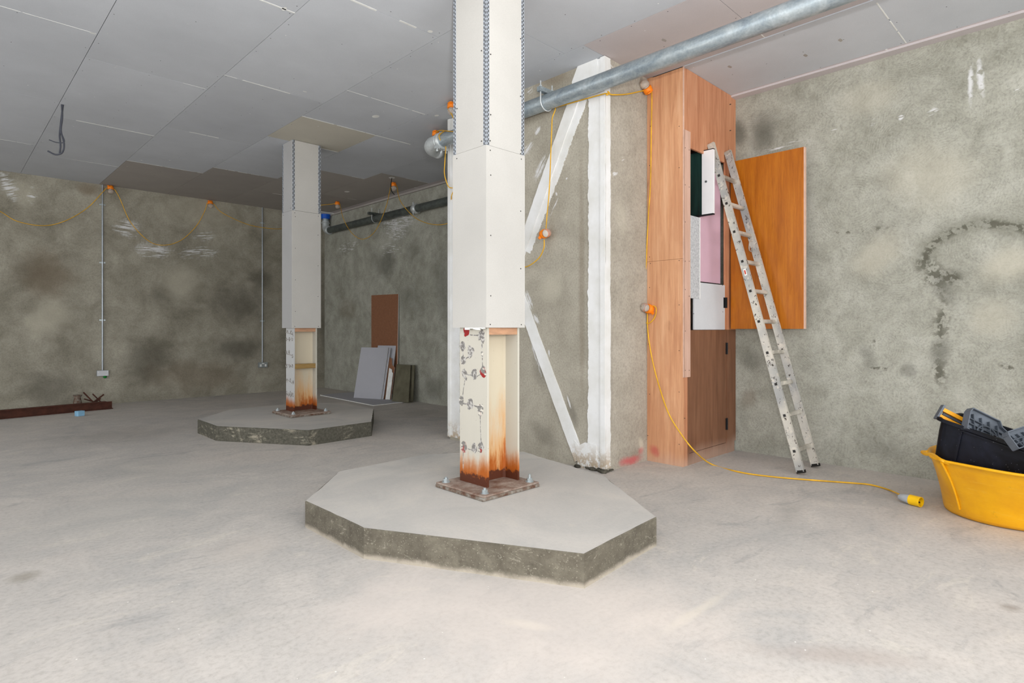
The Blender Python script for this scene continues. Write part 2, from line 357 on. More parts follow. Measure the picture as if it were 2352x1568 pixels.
# white painted steel on the pier
t=MT('roughly painted white steel',.6,0,.3); sp=t.noise(60,4,.7); b=t.noise(3,4,.6)
c=t.ramp(b,[(.3,lin((214,213,207))),(.6,lin((230,230,229)))]); c=t.mix(t.step(sp,.70,.76),c,lin((140,124,96)))
z=t.sep()[2]; c=t.mix(t.math('MULTIPLY',t.step(z,.25,.02),t.step(t.noise(16,5,.7),.42,.56)),c,lin((178,160,136)))
t.bump(t.noise(20,5,.6),.4,.006); M['post']=t.done(c)
M['rubble']=plain('dark crumbled mortar',(84,80,70),.95,var=.3,scale=30)
# rusty column steel
def rusty(name,base,top,streak):
    t=MT(name,.6,0,.3); z=t.sep()[2]; n=t.noise(9,6,.7,sc=(1,1,.25)); n2=t.noise(30,5,.7); n3=t.noise(3,4,.6,sc=(1,1,.4))
    n9=t.noise(5,5,.7,sc=(2,2,.22)); zz=t.math('SUBTRACT',z,t.math('ADD',t.math('MULTIPLY',t.math('SUBTRACT',n,.5),streak),t.math('MULTIPLY',t.math('SUBTRACT',n9,.5),streak*1.8)))
    c=t.ramp(n3,[(.3,tuple(x*.93 for x in lin(base)[:3])+(1,)),(.7,lin(base))])
    c=t.mix(t.math('MULTIPLY',t.step(zz,top,.22),.9),c,lin((204,148,80)))
    c=t.mix(t.step(t.math('ADD',zz,t.math('MULTIPLY',n2,.05)),.42,.27),c,lin((168,88,26)))
    c=t.mix(t.step(t.math('SUBTRACT',z,t.math('MULTIPLY',t.math('SUBTRACT',n2,.5),.12)),.262,.238),c,lin((84,42,24)))
    c=t.mix(t.step(t.vor(26),.06,.03),c,lin((110,92,74)))
    t.bump(n2,.2,.003); return t.done(c)
M['flange']=rusty('cream painted steel flange',(200,195,182),.42,.12)
M['web']=rusty('rust streaked steel web',(204,193,170),.75,.5)
M['flange_far']=rusty('grey white painted flange',(196,196,195),.36,.1)
t=MT('rusty base plate',.85,0,.2); n=t.noise(12,6,.7); n2=t.noise(40,5,.7)
c=t.ramp(n,[(.3,lin((110,78,62))),(.5,lin((142,124,112))),(.7,lin((172,160,148)))]); t.bump(n2,.5,.006); M['plate']=t.done(c)
t=MT('rust and grout edge',.9,0,.2); n=t.noise(18,6,.7)
c=t.ramp(n,[(.35,lin((92,60,46))),(.5,lin((118,104,92))),(.65,lin((150,146,138)))]); t.bump(n,.6,.01); M['plate_edge']=t.done(c)
t=MT('scraped paint showing steel',.6,0,.3); n=t.noise(70,3,.6,sc=(1,.4,1)); r=t.noise(11,2,.5)
c=t.ramp(n,[(.40,lin((216,210,198))),(.5,lin((128,125,120)))]); c=t.mix(t.step(r,.50,.56),c,lin((150,36,34))); M['scrape']=t.done(c)
t=MT('scraped grey steel',.6,0,.3); n=t.noise(50,3,.6)
M['scrape_grey']=t.done(t.ramp(n,[(.42,lin((190,186,180))),(.52,lin((122,118,114)))]))
# metals
def galv(name,c0,c1,metal,rough):
    t=MT(name,rough,metal,.5); n=t.noise(9,6,.7,sc=(1,.5,1),dist=.6); v=t.vor(60); 
    c=t.ramp(n,[(.3,lin(c0)),(.7,lin(c1))]); c=t.mix(.12,c,v,'OVERLAY'); t.bump(n,.05,.002); return t.done(c)
M['galv']=galv('galvanised steel',(124,138,148),(186,194,196),.55,.42)
M['galv_bright']=galv('bright zinc',(178,184,186),(216,220,220),.4,.4)
M['galv_dark']=galv('darkened galvanised pipe',(58,64,62),(104,110,106),.3,.45)  # galvanised as well; its dark reflections are put into the base colour
M['bolt']=plain('zinc bolt',(176,184,186),.35,.6)
M['bead']=plain('galvanised bead',(176,182,190),.4,.4)
M['conduit']=plain('conduit steel',(160,166,170),.35,.6)
M['blue']=plain('blue collar plastic',(14,88,196),.45)
M['black']=plain('black metal',(22,22,24),.5)
M['rubber']=plain('black rubber',(34,32,30),.8)
# plywood
def ply(name,c0,c1,c2,grain=(14,14,.9),reds=(),rough=.55):
    t=MT(name,rough,0,.35); t._normal=V((1,0,0))
    g=t.noise(1.6,6,.65,sc=grain,dist=.5); b=t.noise(1.1,4,.6,sc=(2,2,1)); k=t.noise(3.2,3,.5,sc=(2.4,2.4,.7)); fib=t.noise(9,4,.7,sc=(9,9,.6))
    c=t.ramp(g,[(.3,lin(c0)),(.5,lin(c1)),(.72,lin(c2))])
    c=t.mix(t.math('MULTIPLY',t.step(b,.5,.62),.35),c,lin(c0))
    c=t.mix(t.math('MULTIPLY',t.step(k,.68,.74),.65),c,tuple(x*.45 for x in lin(c0)[:3])+(1,))
    c=t.mix(.5,c,t.ramp(fib,[(.3,(.86,.84,.82,1)),(.7,(1.06,1.05,1.04,1))]),'MULTIPLY')
    z=t.sep()[2]
    c=t.mix(t.math('MULTIPLY',t.step(t.math('ADD',z,t.math('MULTIPLY',t.math('SUBTRACT',b,.5),.3)),.16,.0),.5),c,lin((196,168,150)))
    for (p0,p1,w,kk) in reds: c=t.mix(t.math('MULTIPLY',t.seg(p0,p1,w,.3,9,.8),kk),c,lin((190,72,78)))
    t.bump(fib,.08,.002); return t.done(c)
BX=PX(onx,XB)
M['ply']=ply('orange toned plywood',(188,132,96),(210,156,116),(224,176,138),reds=[(BX(1490,1025),BX(1520,1045),.06,.6)])
M['ply_side']=ply('plywood side face',(176,116,82),(196,136,100),(210,156,120))
M['ply_jamb']=ply('pale pink plywood strip',(192,152,132),(208,170,150),(218,184,166))
M['ply_brown']=ply('brown stained plywood door',(104,68,46),(124,84,60),(138,98,72))
t=MT('orange oak veneer',.38,0,.4); g=t.noise(2.2,7,.7,sc=(10,10,.7),dist=.3); b=t.noise(1.4,3,.5,sc=(2,3,.8)); fib=t.noise(16,4,.7,sc=(8,8,.5))
c=t.ramp(g,[(.32,lin((158,86,12))),(.5,lin((176,100,16))),(.7,lin((192,116,26)))]); c=t.mix(t.math('MULTIPLY',t.step(b,.5,.7),.3),c,lin((204,124,34)))
c=t.mix(.6,c,t.ramp(fib,[(.35,(.8,.76,.7,1)),(.6,(1.05,1.05,1.05,1))]),'MULTIPLY'); M['oak']=t.done(c)
M['ply_edge']=plain('pale board edge',(214,178,158),.7)
# splattered aluminium
def splat(name,base,dens):
    t=MT(name,.5,.25,.4); n=t.noise(34,5,.7,sc=(1,1,.8)); n2=t.noise(12,5,.7); b=t.noise(4,3,.5)
    c=t.ramp(b,[(.35,lin(base)),(.6,lin((204,199,188)))])
    c=t.mix(t.math('MULTIPLY',t.step(n2,.56,.62),.6),c,lin((226,218,204)))
    c=t.mix(t.step(n,dens,dens+.04),c,lin((70,62,54))); return t.done(c)
M['stile']=splat('paint splattered aluminium',(166,166,164),.59)
M['rung']=splat('worn aluminium rung',(150,144,132),.68)
# plastics
M['cable']=plain('yellow cable',(222,170,44),.5,var=.12,scale=8)
M['orange']=plain('orange lamp holder plastic',(246,134,24),.45)
M['plug_yellow']=plain('yellow plug plastic',(246,194,18),.4)
M['plug_grey']=plain('grey plug plastic',(176,180,184),.5)
t=MT('yellow tub plastic',.42,0,.4); n=t.noise(5,5,.65); z=t.sep()[2]; li=t.noise(26,3,.6,sc=(.3,.3,4))
c=t.ramp(n,[(.3,lin((226,158,8))),(.6,lin((240,176,12)))]); c=t.mix(t.math('MULTIPLY',t.step(li,.58,.7),.25),c,lin((246,206,96)))
c=t.mix(t.math('MULTIPLY',t.step(t.noise(11,6,.75),.62,.72),.4),c,lin((150,110,30))); M['tub']=t.done(c)
t=MT('black crate plastic',.5,0,.2); n=t.noise(4,6,.7,dist=.8); sp=t.vor(55)
c=t.ramp(n,[(.42,lin((5,5,8))),(.8,lin((30,33,46)))]); c=t.mix(t.step(sp,.07,.04),c,lin((150,150,156))); M['crate']=t.done(c)
M['case']=plain('grey moulded plastic',(92,98,106),.5,var=.1)
M['case_dark']=plain('dark grey moulded plastic',(70,76,84),.5,var=.1)
M['level_yellow']=plain('amber yellow painted metal',(236,160,24),.5)
M['red']=plain('red plastic',(200,70,48),.5)
t=MT('clear lamp bulb',.08,0,.5); t.b.inputs['Transmission Weight'].default_value=.75; t.b.inputs['IOR'].default_value=1.3; M['glass']=t.done(lin((236,226,216)))
t=MT('dark tinted glass',.06,0,.6); M['tint']=t.done(t.ramp(t.noise(2,3,.5,sc=(5,5,.6)),[(.3,lin((14,28,27))),(.7,lin((42,74,68)))]))
M['cab_white']=plain('white powder coated steel',(236,234,234),.5,var=.01)
t=MT('grey speckled felt board',.95,0,.1); M['felt']=t.done(t.ramp(t.noise(60,5,.8),[(.3,lin((150,150,152))),(.7,lin((214,214,214)))]))
M['beam']=plain('rust brown steel',(78,44,32),.8,var=.15,scale=14)
M['brick_blue']=plain('pale blue block',(132,176,204),.7)
M['green']=plain('green plastic',(18,120,40),.5)
M['wire']=plain('grey black wire',(70,72,80),.6)

# ------------------------------------------------------------------ setting
floor=struct(MB().box((-5,-5,-.12),(XR+.2,YB+.2,0)).build('floor',M['floor']))
struct(MB().box((-5,YB,0),(XR+.2,YB+.2,ZC+.05)).build('wall_back',M['wall_back']))
struct(MB().box((XR,-5,0),(XR+.2,YB,ZC+.05)).build('wall_right',M['wall_right']))
m=MB(); m.box((XP,YP0,0),(XR,YP1,ZC))
for i in range(len(m.f)):
    n=(m.v[m.f[i][1]]-m.v[m.f[i][0]]).cross(m.v[m.f[i][2]]-m.v[m.f[i][1]])
    m.m[i]=1 if abs(n.y)>abs(n.x) else 0
struct(m.build('wall_pier',[M['wall_pier'],M['wall_pier_side']]))
# ceiling: boards with open joints under a slab
m=MB(); m.box((-5,-5,ZC+.012),(XR+.2,YB+.2,ZC+.2),1)
xs=[-5,-3.8,-2.86,-1.92,-.98,-.04,.9,1.855,2.81,3.72,4.67,5.53,XR]
cuts={5:[5.49,7.42,9.36,3.56,1.62,-.3],6:[4.13,6.03,7.93,9.80,2.2,.3],7:[3.69,5.58,7.48,9.34,1.8,-.1],8:[3.18,5.12,6.08,7.0,8.89,1.25],9:[1.91,2.98,6.08,7.98,9.9,0.0],10:[1.16,3.1,5.0,7.5,9.37,-.7],11:[1.3,3.2,5.3,7.9,-.9]}
seamw=[]
for i in range(len(xs)-1):
    ys=sorted([-5,YB]+cuts.get(i,[-3+((i*.7)%1.9),-1.1+((i*.7)%1.9),.8+((i*.7)%1.9),2.7+((i*.7)%1.9),4.6+((i*.7)%1.9),6.5+((i*.7)%1.9),8.4+((i*.7)%1.9)]))
    for a,b in zip(ys[:-1],ys[1:]):
        mm=0; yc=(a+b)/2
        if i in(7,8) and yc>9.6: mm=3
        if i in(9,10) and yc>8: mm=3
        if i==8 and 6.08<=yc<=7: mm=4
        if i==9 and yc<2.98: mm=2
        if i==11: mm=2
        g=.0022
        m.box((xs[i]+g,a+g,ZC),(xs[i+1]-g,b-g,ZC+.0118),mm)
        if a>-4 and i>=4 and not(XP<xs[i+1] and YP0<a<YP1):
            seamw.append((xs[i],xs[i+1],a))
        # screw heads along the edges
        if i>=5:
            for ex in (xs[i]+.03,xs[i+1]-.03,(xs[i]+xs[i+1])/2):
                if xs[i+1]-xs[i]<.3: continue
                yy=a+.03
                while yy<b-.02:
                    if random.random()<.62 and not(ex>XP-.05 and YX<yy<YP1):
                        cx=ex+random.uniform(-.008,.008); r=.0045
                        m.add([(cx+r*math.cos(k*1.0472),yy+r*math.sin(k*1.0472),ZC-.0006) for k in range(6)],[(5,4,3,2,1,0)],5)
                    yy+=.3
for x0,x1,y in seamw:     # scrim and filler left in the end joints
    x=x0
    while x<x1-.02:
        L=random.uniform(.08,.5); e=min(x+L,x1)
        if random.random()<.72:
            w=random.choice([.003,.004,.007])
            if y in (7.93,7.48,6.08,3.69) : w=.009
            m.box((x,y-w,ZC-.0012),(e,y+w,ZC+.004),6)
        x=e+random.uniform(0,.06)
# filler knobs and small holes
for (u,v,rx,ry) in [(863,267,.035,.05),(797,440,.04,.05),(900,408,.045,.05),(653,20,.014,.03),(988,72,.02,.02),(213,76,.02,.012),(325,368,.012,.012),(390,368,.012,.012),(1003,265,.02,.03),(700,210,.02,.01)]:
    p=onz(u,v,ZC); m.add([(p.x+rx*math.cos(k*.5236),p.y+ry*math.sin(k*.5236),ZC-.0012) for k in range(12)],[tuple(range(11,-1,-1))],6)
for (u,v) in [(1525,92),(1455,127),(1282,153),(1930,92),(1850,127),(1676,153)]:
    if u<1500: continue
    p=onz(u,v,ZC); m.add([(p.x+.03*math.cos(k*.5236)*(1+.3*math.sin(k*2)),p.y+.014*math.sin(k*.5236),ZC-.0012) for k in range(12)],[tuple(range(11,-1,-1))],3)
struct(m.build('ceiling',[M['ceil'],M['dark'],M['ceil_pink'],M['ceil_brown'],M['ceil_tan'],M['screw'],M['white']]))
# dropped lining edge against the right wall
m=MB(); m.box((XB,-5,ZC-.008),(XB+.05,YX+.3,ZC),0)
struct(m.build('trim_1',M['ceil']))
m=MB()
p0=onz(1683,222,ZC-.03); 
m.box((XR-.10,-5,ZC-.018),(XR,YX,ZC),0)
struct(m.build('trim_2',M['ceil_pink']))
m=MB(); m.box((XR-.03,YP1,ZC-.03),(XR,YB,ZC),0)
struct(m.build('trim_3',M['ceil_brown']))

# ------------------------------------------------------------------ painted steel frame of the pier
pr=thing('steel_cross_frame',(XP,YP0+.2,0),'white painted steel posts and diagonal braces let into the rendered pier','steel frame')
def jag(path_l, path_r, x, t, mat, nm):
    m=MB(); m.plate(path_l+path_r[::-1],(-1,0,0),t); return m.build(nm,mat,pr)
def rough_strip(axis, p0, p1, w, t, name, amp=.012, nrm=(-1,0,0), side=None, seed=1, mat='post', n=240):
    rnd=random.Random(seed); p0=V(p0); p1=V(p1); d=(p1-p0); L=d.length; d.normalize(); s=V(nrm).cross(d).normalized(); Lp=[];Rp=[]
    a=b=0
    for i in range(n+1):
        q=p0+d*L*i/n
        a=a*.75+rnd.uniform(-amp,amp)*.5; b=b*.75+rnd.uniform(-amp,amp)*.5
        Lp.append(q+s*(w/2+a)); Rp.append(q-s*(w/2+b))
    m=MB(); k=n+1; N=V(nrm)*t; vs=Lp+Rp+[q+N for q in Lp]+[q+N for q in Rp]; fs=[]
    for i in range(n):
        fs+= [(2*k+i,2*k+i+1,3*k+i+1,3*k+i),(i,i+1,2*k+i+1,2*k+i),(k+i+1,k+i,3*k+i,3*k+i+1),(i+1,i,k+i,k+i+1)]
    fs+=[(0,2*k,3*k,k),(k-1,2*k-1,4*k-1,3*k-1)]
    m.add(vs,fs,0); return m
pc=P_(1374,600).y      # pier corner
# near post: rough painted face strip, raised flange lip, return face
zt=ZC-.005
m=rough_strip(2,(XP,YP0+.085,.03),(XP,YP0+.085,zt),.17,.010,'post',amp=.011,seed=3)
m.box((XP-.022,YP0-.012,.03),(XP-.004,YP0+.035,zt),0)
m2=rough_strip(2,(XP+.025,YP0,.03),(XP+.025,YP0,zt),.07,.012,'post',amp=.006,nrm=(0,-1,0),seed=5)
m.add(m2.v,m2.f,0)
m.build('post',M['post'],pr)
m=MB()
rnd=random.Random(11)
for i in range(16):
    y=YP0+rnd.uniform(-.02,.27); x=XP-rnd.uniform(.0,.035)
    m.ball((x,y,.012),rnd.uniform(.012,.03),8,0,(1,1.3,.6))
for i in range(8):
    m.ball((XP+rnd.uniform(0,.09),YP0-rnd.uniform(0,.02),.01),rnd.uniform(.01,.02),8,0,(1,1,.6))
m.build('mortar_crumbs',M['rubble'],pr)
# far post
m=rough_strip(2,(XP,YP1-.09,.03),(XP,YP1-.09,zt),.17,.012,'post',amp=.011,seed=8)
m.box((XP-.022,YP1-.035,.03),(XP-.004,YP1+.012,zt),0)
m.build('post',M['post'],pr)
# diagonals: measured on the pier face, carried on to the far post
a0=P_(1342,165); a1=P_(1203,590); b0=P_(1333,1055); b1=P_(1205,680)
def ext(p,q,y):
    k=(y-p.y)/(q.y-p.y); return V((XP,y,p.z+(q.z-p.z)*k))
ya=YP1-.12
A1=ext(a0,a1,ya); B1=ext(b0,b1,ya)
m=rough_strip(2,(XP,a0.y-.02,a0.z+.03),(XP,A1.y,max(A1.z,.05)),.115,.016,'brace',amp=.004,seed=12); 
m2=rough_strip(2,(XP,a0.y-.03,a0.z-.1),(XP,ext(a0,a1,3.9).y,ext(a0,a1,3.9).z),.145,.006,'brace',amp=.012,seed=15); m.add(m2.v,m2.f,0)
m.build('diagonal_brace',M['post'],pr)
m=rough_strip(2,(XP,b0.y+.0,b0.z-.0),(XP,B1.y,min(B1.z,3.4)),.115,.014,'brace',amp=.003,seed=13)
m.build('diagonal_brace',M['post'],pr)
# gusset plates at head and foot
m=MB()
g=[P_(u,v) for u,v in [(1322,1010),(1332,1022),(1346,1015),(1372,1022),(1374,1078),(1345,1079),(1330,1066)]]
m.plate(g,(-1,0,0),.018)
m.build('gusset_plate',M['post'],pr)
m=MB(); g=[P_(u,v) for u,v in [(1330,152),(1352,138),(1374,128),(1374,215),(1350,212),(1322,220),(1316,190)]]
m.plate(g,(-1,0,0),.017); m.build('gusset_plate',M['post'],pr)

# ------------------------------------------------------------------ concrete plinths and steel columns
def plinth(pts,h,label,side):
    rnd=random.Random(len(label)); P=[]
    n=len(pts)
    for i in range(n):
        a=V(pts[i]+(0,)); b=V(pts[(i+1)%n]+(0,)); L=(b-a).length; k=max(1,int(L/.07))
        for j in range(k):
            q=a.lerp(b,j/k)
            P.append((q,0 if j==0 else rnd.uniform(0,.007)))
    cen=sum((p for p,_ in P),V((0,0,0)))/len(P)
    m=MB(); N=len(P)
    r0=[p+V((0,0,0)) for p,_ in P]; r1=[p+V((0,0,h-.006)) for p,_ in P]; r2=[p+(cen-p).normalized()*(.003+e)+V((0,0,h-e*.3)) for p,e in P]
    m.rings([r0,r1,r2],0,False,False)
    m.add(r2,[tuple(range(N))],1); m.add(r0,[tuple(reversed(range(N)))],0)
    o=m.build('concrete_plinth',[side,M['plinth_top']]); return tag(o,label,'concrete base','concrete column bases')
ph=.160
plinth([(1.60,3.42),(1.60,2.74),(2.143,1.713),(2.85,1.77),(3.38,2.52),(3.56,3.5),(2.9,4.0),(2.1,3.95)][::1],ph,'large pale faceted concrete plinth under the nearer steel column',M['plinth_side'])
plinth([(2.155,7.35),(2.15,6.70),(2.735,5.77),(3.485,5.80),(4.06,6.7),(4.1,7.5),(3.5,8.0),(2.7,7.95)],ph,'smaller looking faceted concrete plinth with scuffed dark sides at the rear',M['plinth_side_far'])

def blob(m,c,r,axu,axv,n,mat,rnd,squash=1.0):
    pts=[]
    k=14
    for i in range(k):
        a=2*math.pi*i/k; rr=r*rnd.uniform(.7,1.15)
        pts.append(c+axu*rr*math.cos(a)+axv*rr*squash*math.sin(a))
    m.cnt=getattr(m,'cnt',0)+1; m.plate(pts,n,.0006+.00004*m.cnt,mat)
def column(name,x0,x1,y0,y1,cx0,cx1,cy0,cy1,zc,plate,near,label):
    """H section: flanges at x0 and x1, web along x; open channel faces the camera side (-y)"""
    ft=.016
    root=thing('steel_column',((x0+x1)/2,(y0+y1)/2,ph),label,'column','boxed steel columns')
    zp=ph+.032
    m=MB(); (px0,px1,py0,py1)=plate
    m.box((px0,py0,ph),(px1,py1,ph+.020),1); m.box((px0+.003,py0+.003,ph+.020),(px1-.003,py1-.003,zp),0)
    bp=m.build('base_plate',[M['plate'],M['plate_edge']],root,bevel=.004)
    for (bx,by) in [(px0+.055,py0+.05),(px1-.045,py0+.05),(px0+.05,py1-.05),(px1-.045,py1-.05)]:
        m=MB(); 
        m.cyl((bx,by,zp),(bx,by,zp+.004),.027,16,0,False)
        m.tube([(bx,by,zp+.004),(bx,by,zp+.024)],.019,6,0,smooth=False); m.tube([(bx,by,zp+.02),(bx,by,zp+(.05 if (bx>(px0+px1)/2 and near) else .034))],.009,10,0,smooth=False)
        m.build('anchor_bolt',M['bolt'],root,bp)
    fm=M['flange'] if near else M['flange_far']
    yw=(y0+y1)/2
    m=MB(); m.box((x0,y0,zp),(x0+ft,y1,ZC-.02),0); m.build('flange',fm,root)
    m=MB(); m.box((x1-ft,y0,zp),(x1,y1,ZC-.02),0); m.build('flange',M['flange'],root)
    m=MB(); m.box((x0+ft,yw-.006,zp),(x1-ft,yw+.006,ZC-.02),0)
    for sx,xx in ((1,x0+ft),(-1,x1-ft)):     # root fillets
        m.add([(xx,yw-.02,zp),(xx+sx*.014,yw-.006,zp),(xx,yw-.006,zp),(xx,yw-.02,zc),(xx+sx*.014,yw-.006,zc),(xx,yw-.006,zc)],[(0,1,4,3),(0,3,5,2),(1,2,5,4),(0,2,1),(3,4,5)],0)
    m.build('web',M['web'],root)
    # cladding of plasterboard sheets, 12 mm, with a joint
    zj=cl_joint=(2.35 if near else 2.62) 
    t=.0125
    m=MB(); e=.001
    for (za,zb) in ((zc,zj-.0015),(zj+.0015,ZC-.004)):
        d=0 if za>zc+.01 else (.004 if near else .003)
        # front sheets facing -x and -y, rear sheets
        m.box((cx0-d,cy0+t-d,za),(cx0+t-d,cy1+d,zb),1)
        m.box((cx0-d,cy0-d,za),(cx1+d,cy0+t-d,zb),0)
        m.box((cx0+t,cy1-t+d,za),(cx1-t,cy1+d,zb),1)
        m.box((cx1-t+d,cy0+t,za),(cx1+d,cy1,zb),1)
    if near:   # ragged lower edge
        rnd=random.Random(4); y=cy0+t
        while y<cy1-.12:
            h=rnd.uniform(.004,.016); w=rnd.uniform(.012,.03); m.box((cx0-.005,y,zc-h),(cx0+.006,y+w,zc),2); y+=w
    cl=m.build('plasterboard_casing',[M['clad'],(M['clad'] if near else M['clad_shaded']),M['white']],root)
    # joint line and screws
    m=MB()
    for (x,y,z) in [(cx0+.03,0,zc+.02),(cx1-.03,0,zc+.02),(cx0+.03,0,zj-.03),(cx1-.03,0,zj-.03),(cx0+.03,0,zj+.03),(cx1-.03,0,zj+.03)]+[(cx0+.035+(k%2)*(cx1-cx0-.07),0,zc+.2+.19*k) for k in range(10)]:
        m=MB(); m.cyl((x,cy0-.0056,z),(x,cy0-.003,z),.004,8,0); m.build('screw',M['screw'],root,cl)
    for (x,y,z) in [(0,cy0+.04,zj+.03),(0,cy1-.04,zj-.03),(0,cy0+.04,zj+.6),(0,cy1-.04,zj+.3)]:
        m=MB(); m.cyl((cx0-.0056,y,z),(cx0-.003,y,z),.004,8,0); m.build('screw',M['screw'],root,cl)
    # perforated corner beads
    bw=.026 if near else .03; z0=zj-.02; z1=ZC-.004; g=.0012
    def bead(faces):
        m=MB()
        for (kind,a,b) in faces:
            if kind=='x': m.box((cx0-g,a,z0),(cx0,b,z1),0)
            else: m.box((a,cy0-g,z0),(b,cy0,z1),0)
            nrow=2; z=z0+.01; q=0
            pitch=.026 if near else .05; sl=.015 if near else .03
            while z<z1-.02:
                for r in range(2):
                    lo=a+(b-a)*(.16+.42*r); hi=lo+(b-a)*.24; zz=z+(pitch/2 if r else 0)
                    if zz+sl<z1:
                        if kind=='x': m.box((cx0-g-.0006,lo,zz),(cx0-g,hi,zz+sl),1)
                        else: m.box((lo,cy0-g-.0006,zz),(hi,cy0-g,zz+sl),1)
                z+=pitch
        m.build('corner_bead',[M['bead'],M['screw']],root,cl)
    bead([('y',cx0-.001,cx0+bw)]+([('x',cy0-.001,cy0+bw)] if near else []))
    bead([('y',cx1-bw,cx1+.001)]); bead([('x',cy1-bw,cy1+.001)])
    # timber noggings between the flanges
    m=MB(); m.box((x0+ft+.001,y0+.004,zc-.045),(x1-ft-.001,yw-.04,zc+.02)); m.build('timber_noggin',M['timber'],root)
    if not near:
        m=MB(); m.box((x0+ft+.001,y0+.004,.71),(x1-ft-.001,yw-.03,.765)); m.build('timber_noggin',M['timber_old'],root)
    # paint scrapes on the outer flange
    rnd=random.Random(21); m=MB(); n=V((-1,0,0))
    FX=lambda u,v: onx(u,v,x0-.0002)
    ay=V((0,1,0)); az=V((0,0,1))
    if near:
        pts=[(1071,762,9,0),(1105,770,9,1),(1109,780,6,1),(1063,795,8,1),(1081,805,9,1),(1080,815,6,1),(1064,828,7,1),(1108,812,4,0),(1110,853,9,0),(1066,856,7,1),(1070,868,4,1),(1089,858,9,1),(1060,920,8,0),(1080,928,9,1),(1103,938,9,0),(1104,948,6,0),(1065,1026,9,0),(1090,1030,8,1),(1105,1025,8,1),(1104,1035,4,0)]
        lines=[(1071,768,1105,770,2),(1105,775,1107,800,2.5),(1108,812,1109,850,2),(1063,800,1064,826,2),(1066,826,1082,818,2.5),(1082,815,1079,795,2),(1068,858,1090,862,2.5),(1092,866,1110,856,1.5),(1069,868,1062,915,1.8),(1060,925,1085,932,2.5),(1080,930,1103,936,3),(1103,945,1105,1020,1.6),(1069,1028,1090,1034,1.6),(1090,1036,1106,1036,1.5),(1064,1034,1064,1075,1.2)]
        k=x0*0+3.8/1355
    else:
        pts=[]; lines=[]
        for v,row in ((762,(660,668)),(779,(658,665,671)),(809,(658,664)),(818,(672,)),(840,(658,666,672)),(873,(659,667)),(878,(673,)),(905,(659,664,671)),(908,(673,668))):
            for u in row: pts.append((u,v,3.6,0))
        lines=[(656,762,673,768,1.6),(658,780,672,778,1.3),(658,812,672,816,1.5),(660,836,671,843,1.1),(661,872,671,880,1.2),(658,898,664,910,2),(666,898,671,910,2),(672,762,673,772,2.5)]
        k=6.5/1355
    for (u,v,r,c) in pts:
        blob(m,FX(u,v),r*k*1.3,ay,az,n,c if near else 1,rnd,1.15)
    for (u0,v0,u1,v1,w) in lines:
        p=FX(u0,v0); q=FX(u1,v1); d=(q-p).normalized(); s=n.cross(d)*w*k*.6
        mid=(p+q)/2+s*rnd.uniform(-1,1)
        m.plate([p+s*1.5,mid+s*.8,q+s*1.5,q-s*1.5,mid-s*.8,p-s*1.5],n,.0004,1)
    m.build('paint_scrapes',[M['scrape'],M['scrape_grey']] ,root)
    return root
column('near',2.497,2.785,2.775,3.045, 2.468,2.806,2.752,3.076,1.205,(2.35,2.845,2.645,3.12),True,'near steel column with rusty foot and plasterboard casing, on the larger plinth')
p=[onz(654,943,.19),onz(678,946,.19),onz(728,940,.19)]
column('far',3.10,3.40,6.94,7.15, 3.07,3.43,6.905,7.19,1.205,(2.955,3.46,6.69,7.22),False,'far steel column boxed in plasterboard, grey scraped foot, on the rear plinth')

# ------------------------------------------------------------------ plywood cupboard boxing
cb=thing('plywood_cupboard',((XB+XR)/2,(YX+YP0)/2,0),'tall plywood cupboard boxing between the pier and the right wall with an open oak door','cupboard')
YXq=YX
def SX(u,v): return ony(u,v,YX)
zj=BX(1520,598).z
m=MB(); m.box((XB,YX,0),(XB+.018,YP0-.002,zj-.001)); m.build('front_panel',M['ply'],cb)
m=MB(); m.box((XB,YX,zj+.001),(XB+.018,YP0-.002,ZC-.002)); m.build('front_panel',M['ply'],cb)
xo0=SX(1583,600).x; xo1=SX(1666,600).x; zo1=SX(1600,346).z; zo0=SX(1600,757).z
e=XB+.018
t18=.018
# head panel above the opening
m=MB(); m.box((e,YX,zo1),(XR-.002,YX+t18,ZC-.002)); m.box((xo1,YX,zo0),(XR-.002,YX+t18,zo1)); m.build('side_panel',M['ply_side'],cb)
m=MB(); zb=SX(1575,866).z
m.box((e-.018,YX-.012,zb),(xo0,YX-.0005,SX(1575,300).z)); m.build('jamb_strip',M['ply_jamb'],cb)
m=MB(); m.box((XB-.0012,YX-.012,zb),(XB+.004,YX-.0005,ZC-.004)); m.build('edge_strip',M['ply_edge'],cb)
m=MB(); m.box((e,YX,0),(xo0,YX+t18,zo1)); m.build('side_panel',M['ply_side'],cb)
# lower door in its frame
m=MB(); m.box((xo0,YX,0),(XR-.03,YX+t18,.10)); m.box((xo1+.012,YX,.10),(XR-.002,YX+t18,zo0)); m.box((xo0-.03,YX-.003,.0),(xo0,YX,zb));m.box((xo1+.02,YX-.006,0),(XR-.06,YX,1.0)); m.build('door_frame',M['ply_brown'],cb)
d=MB(); d.box((xo0+.003,YX-.002,.105),(xo1+.008,YX+.014,zo0-.003)); dl=d.build('lower_door',M['ply_brown'],cb)
for v in (800,973):
    m=MB(); z=SX(1667,v).z
    m.box((xo1+.0,YX-.012,z-.055),(xo1+.03,YX-.0025,z+.055)); m.cyl((xo1+.011,YX-.014,z-.055),(xo1+.011,YX-.014,z+.055),.007,8); m.build('hinge',M['black'],cb,dl)
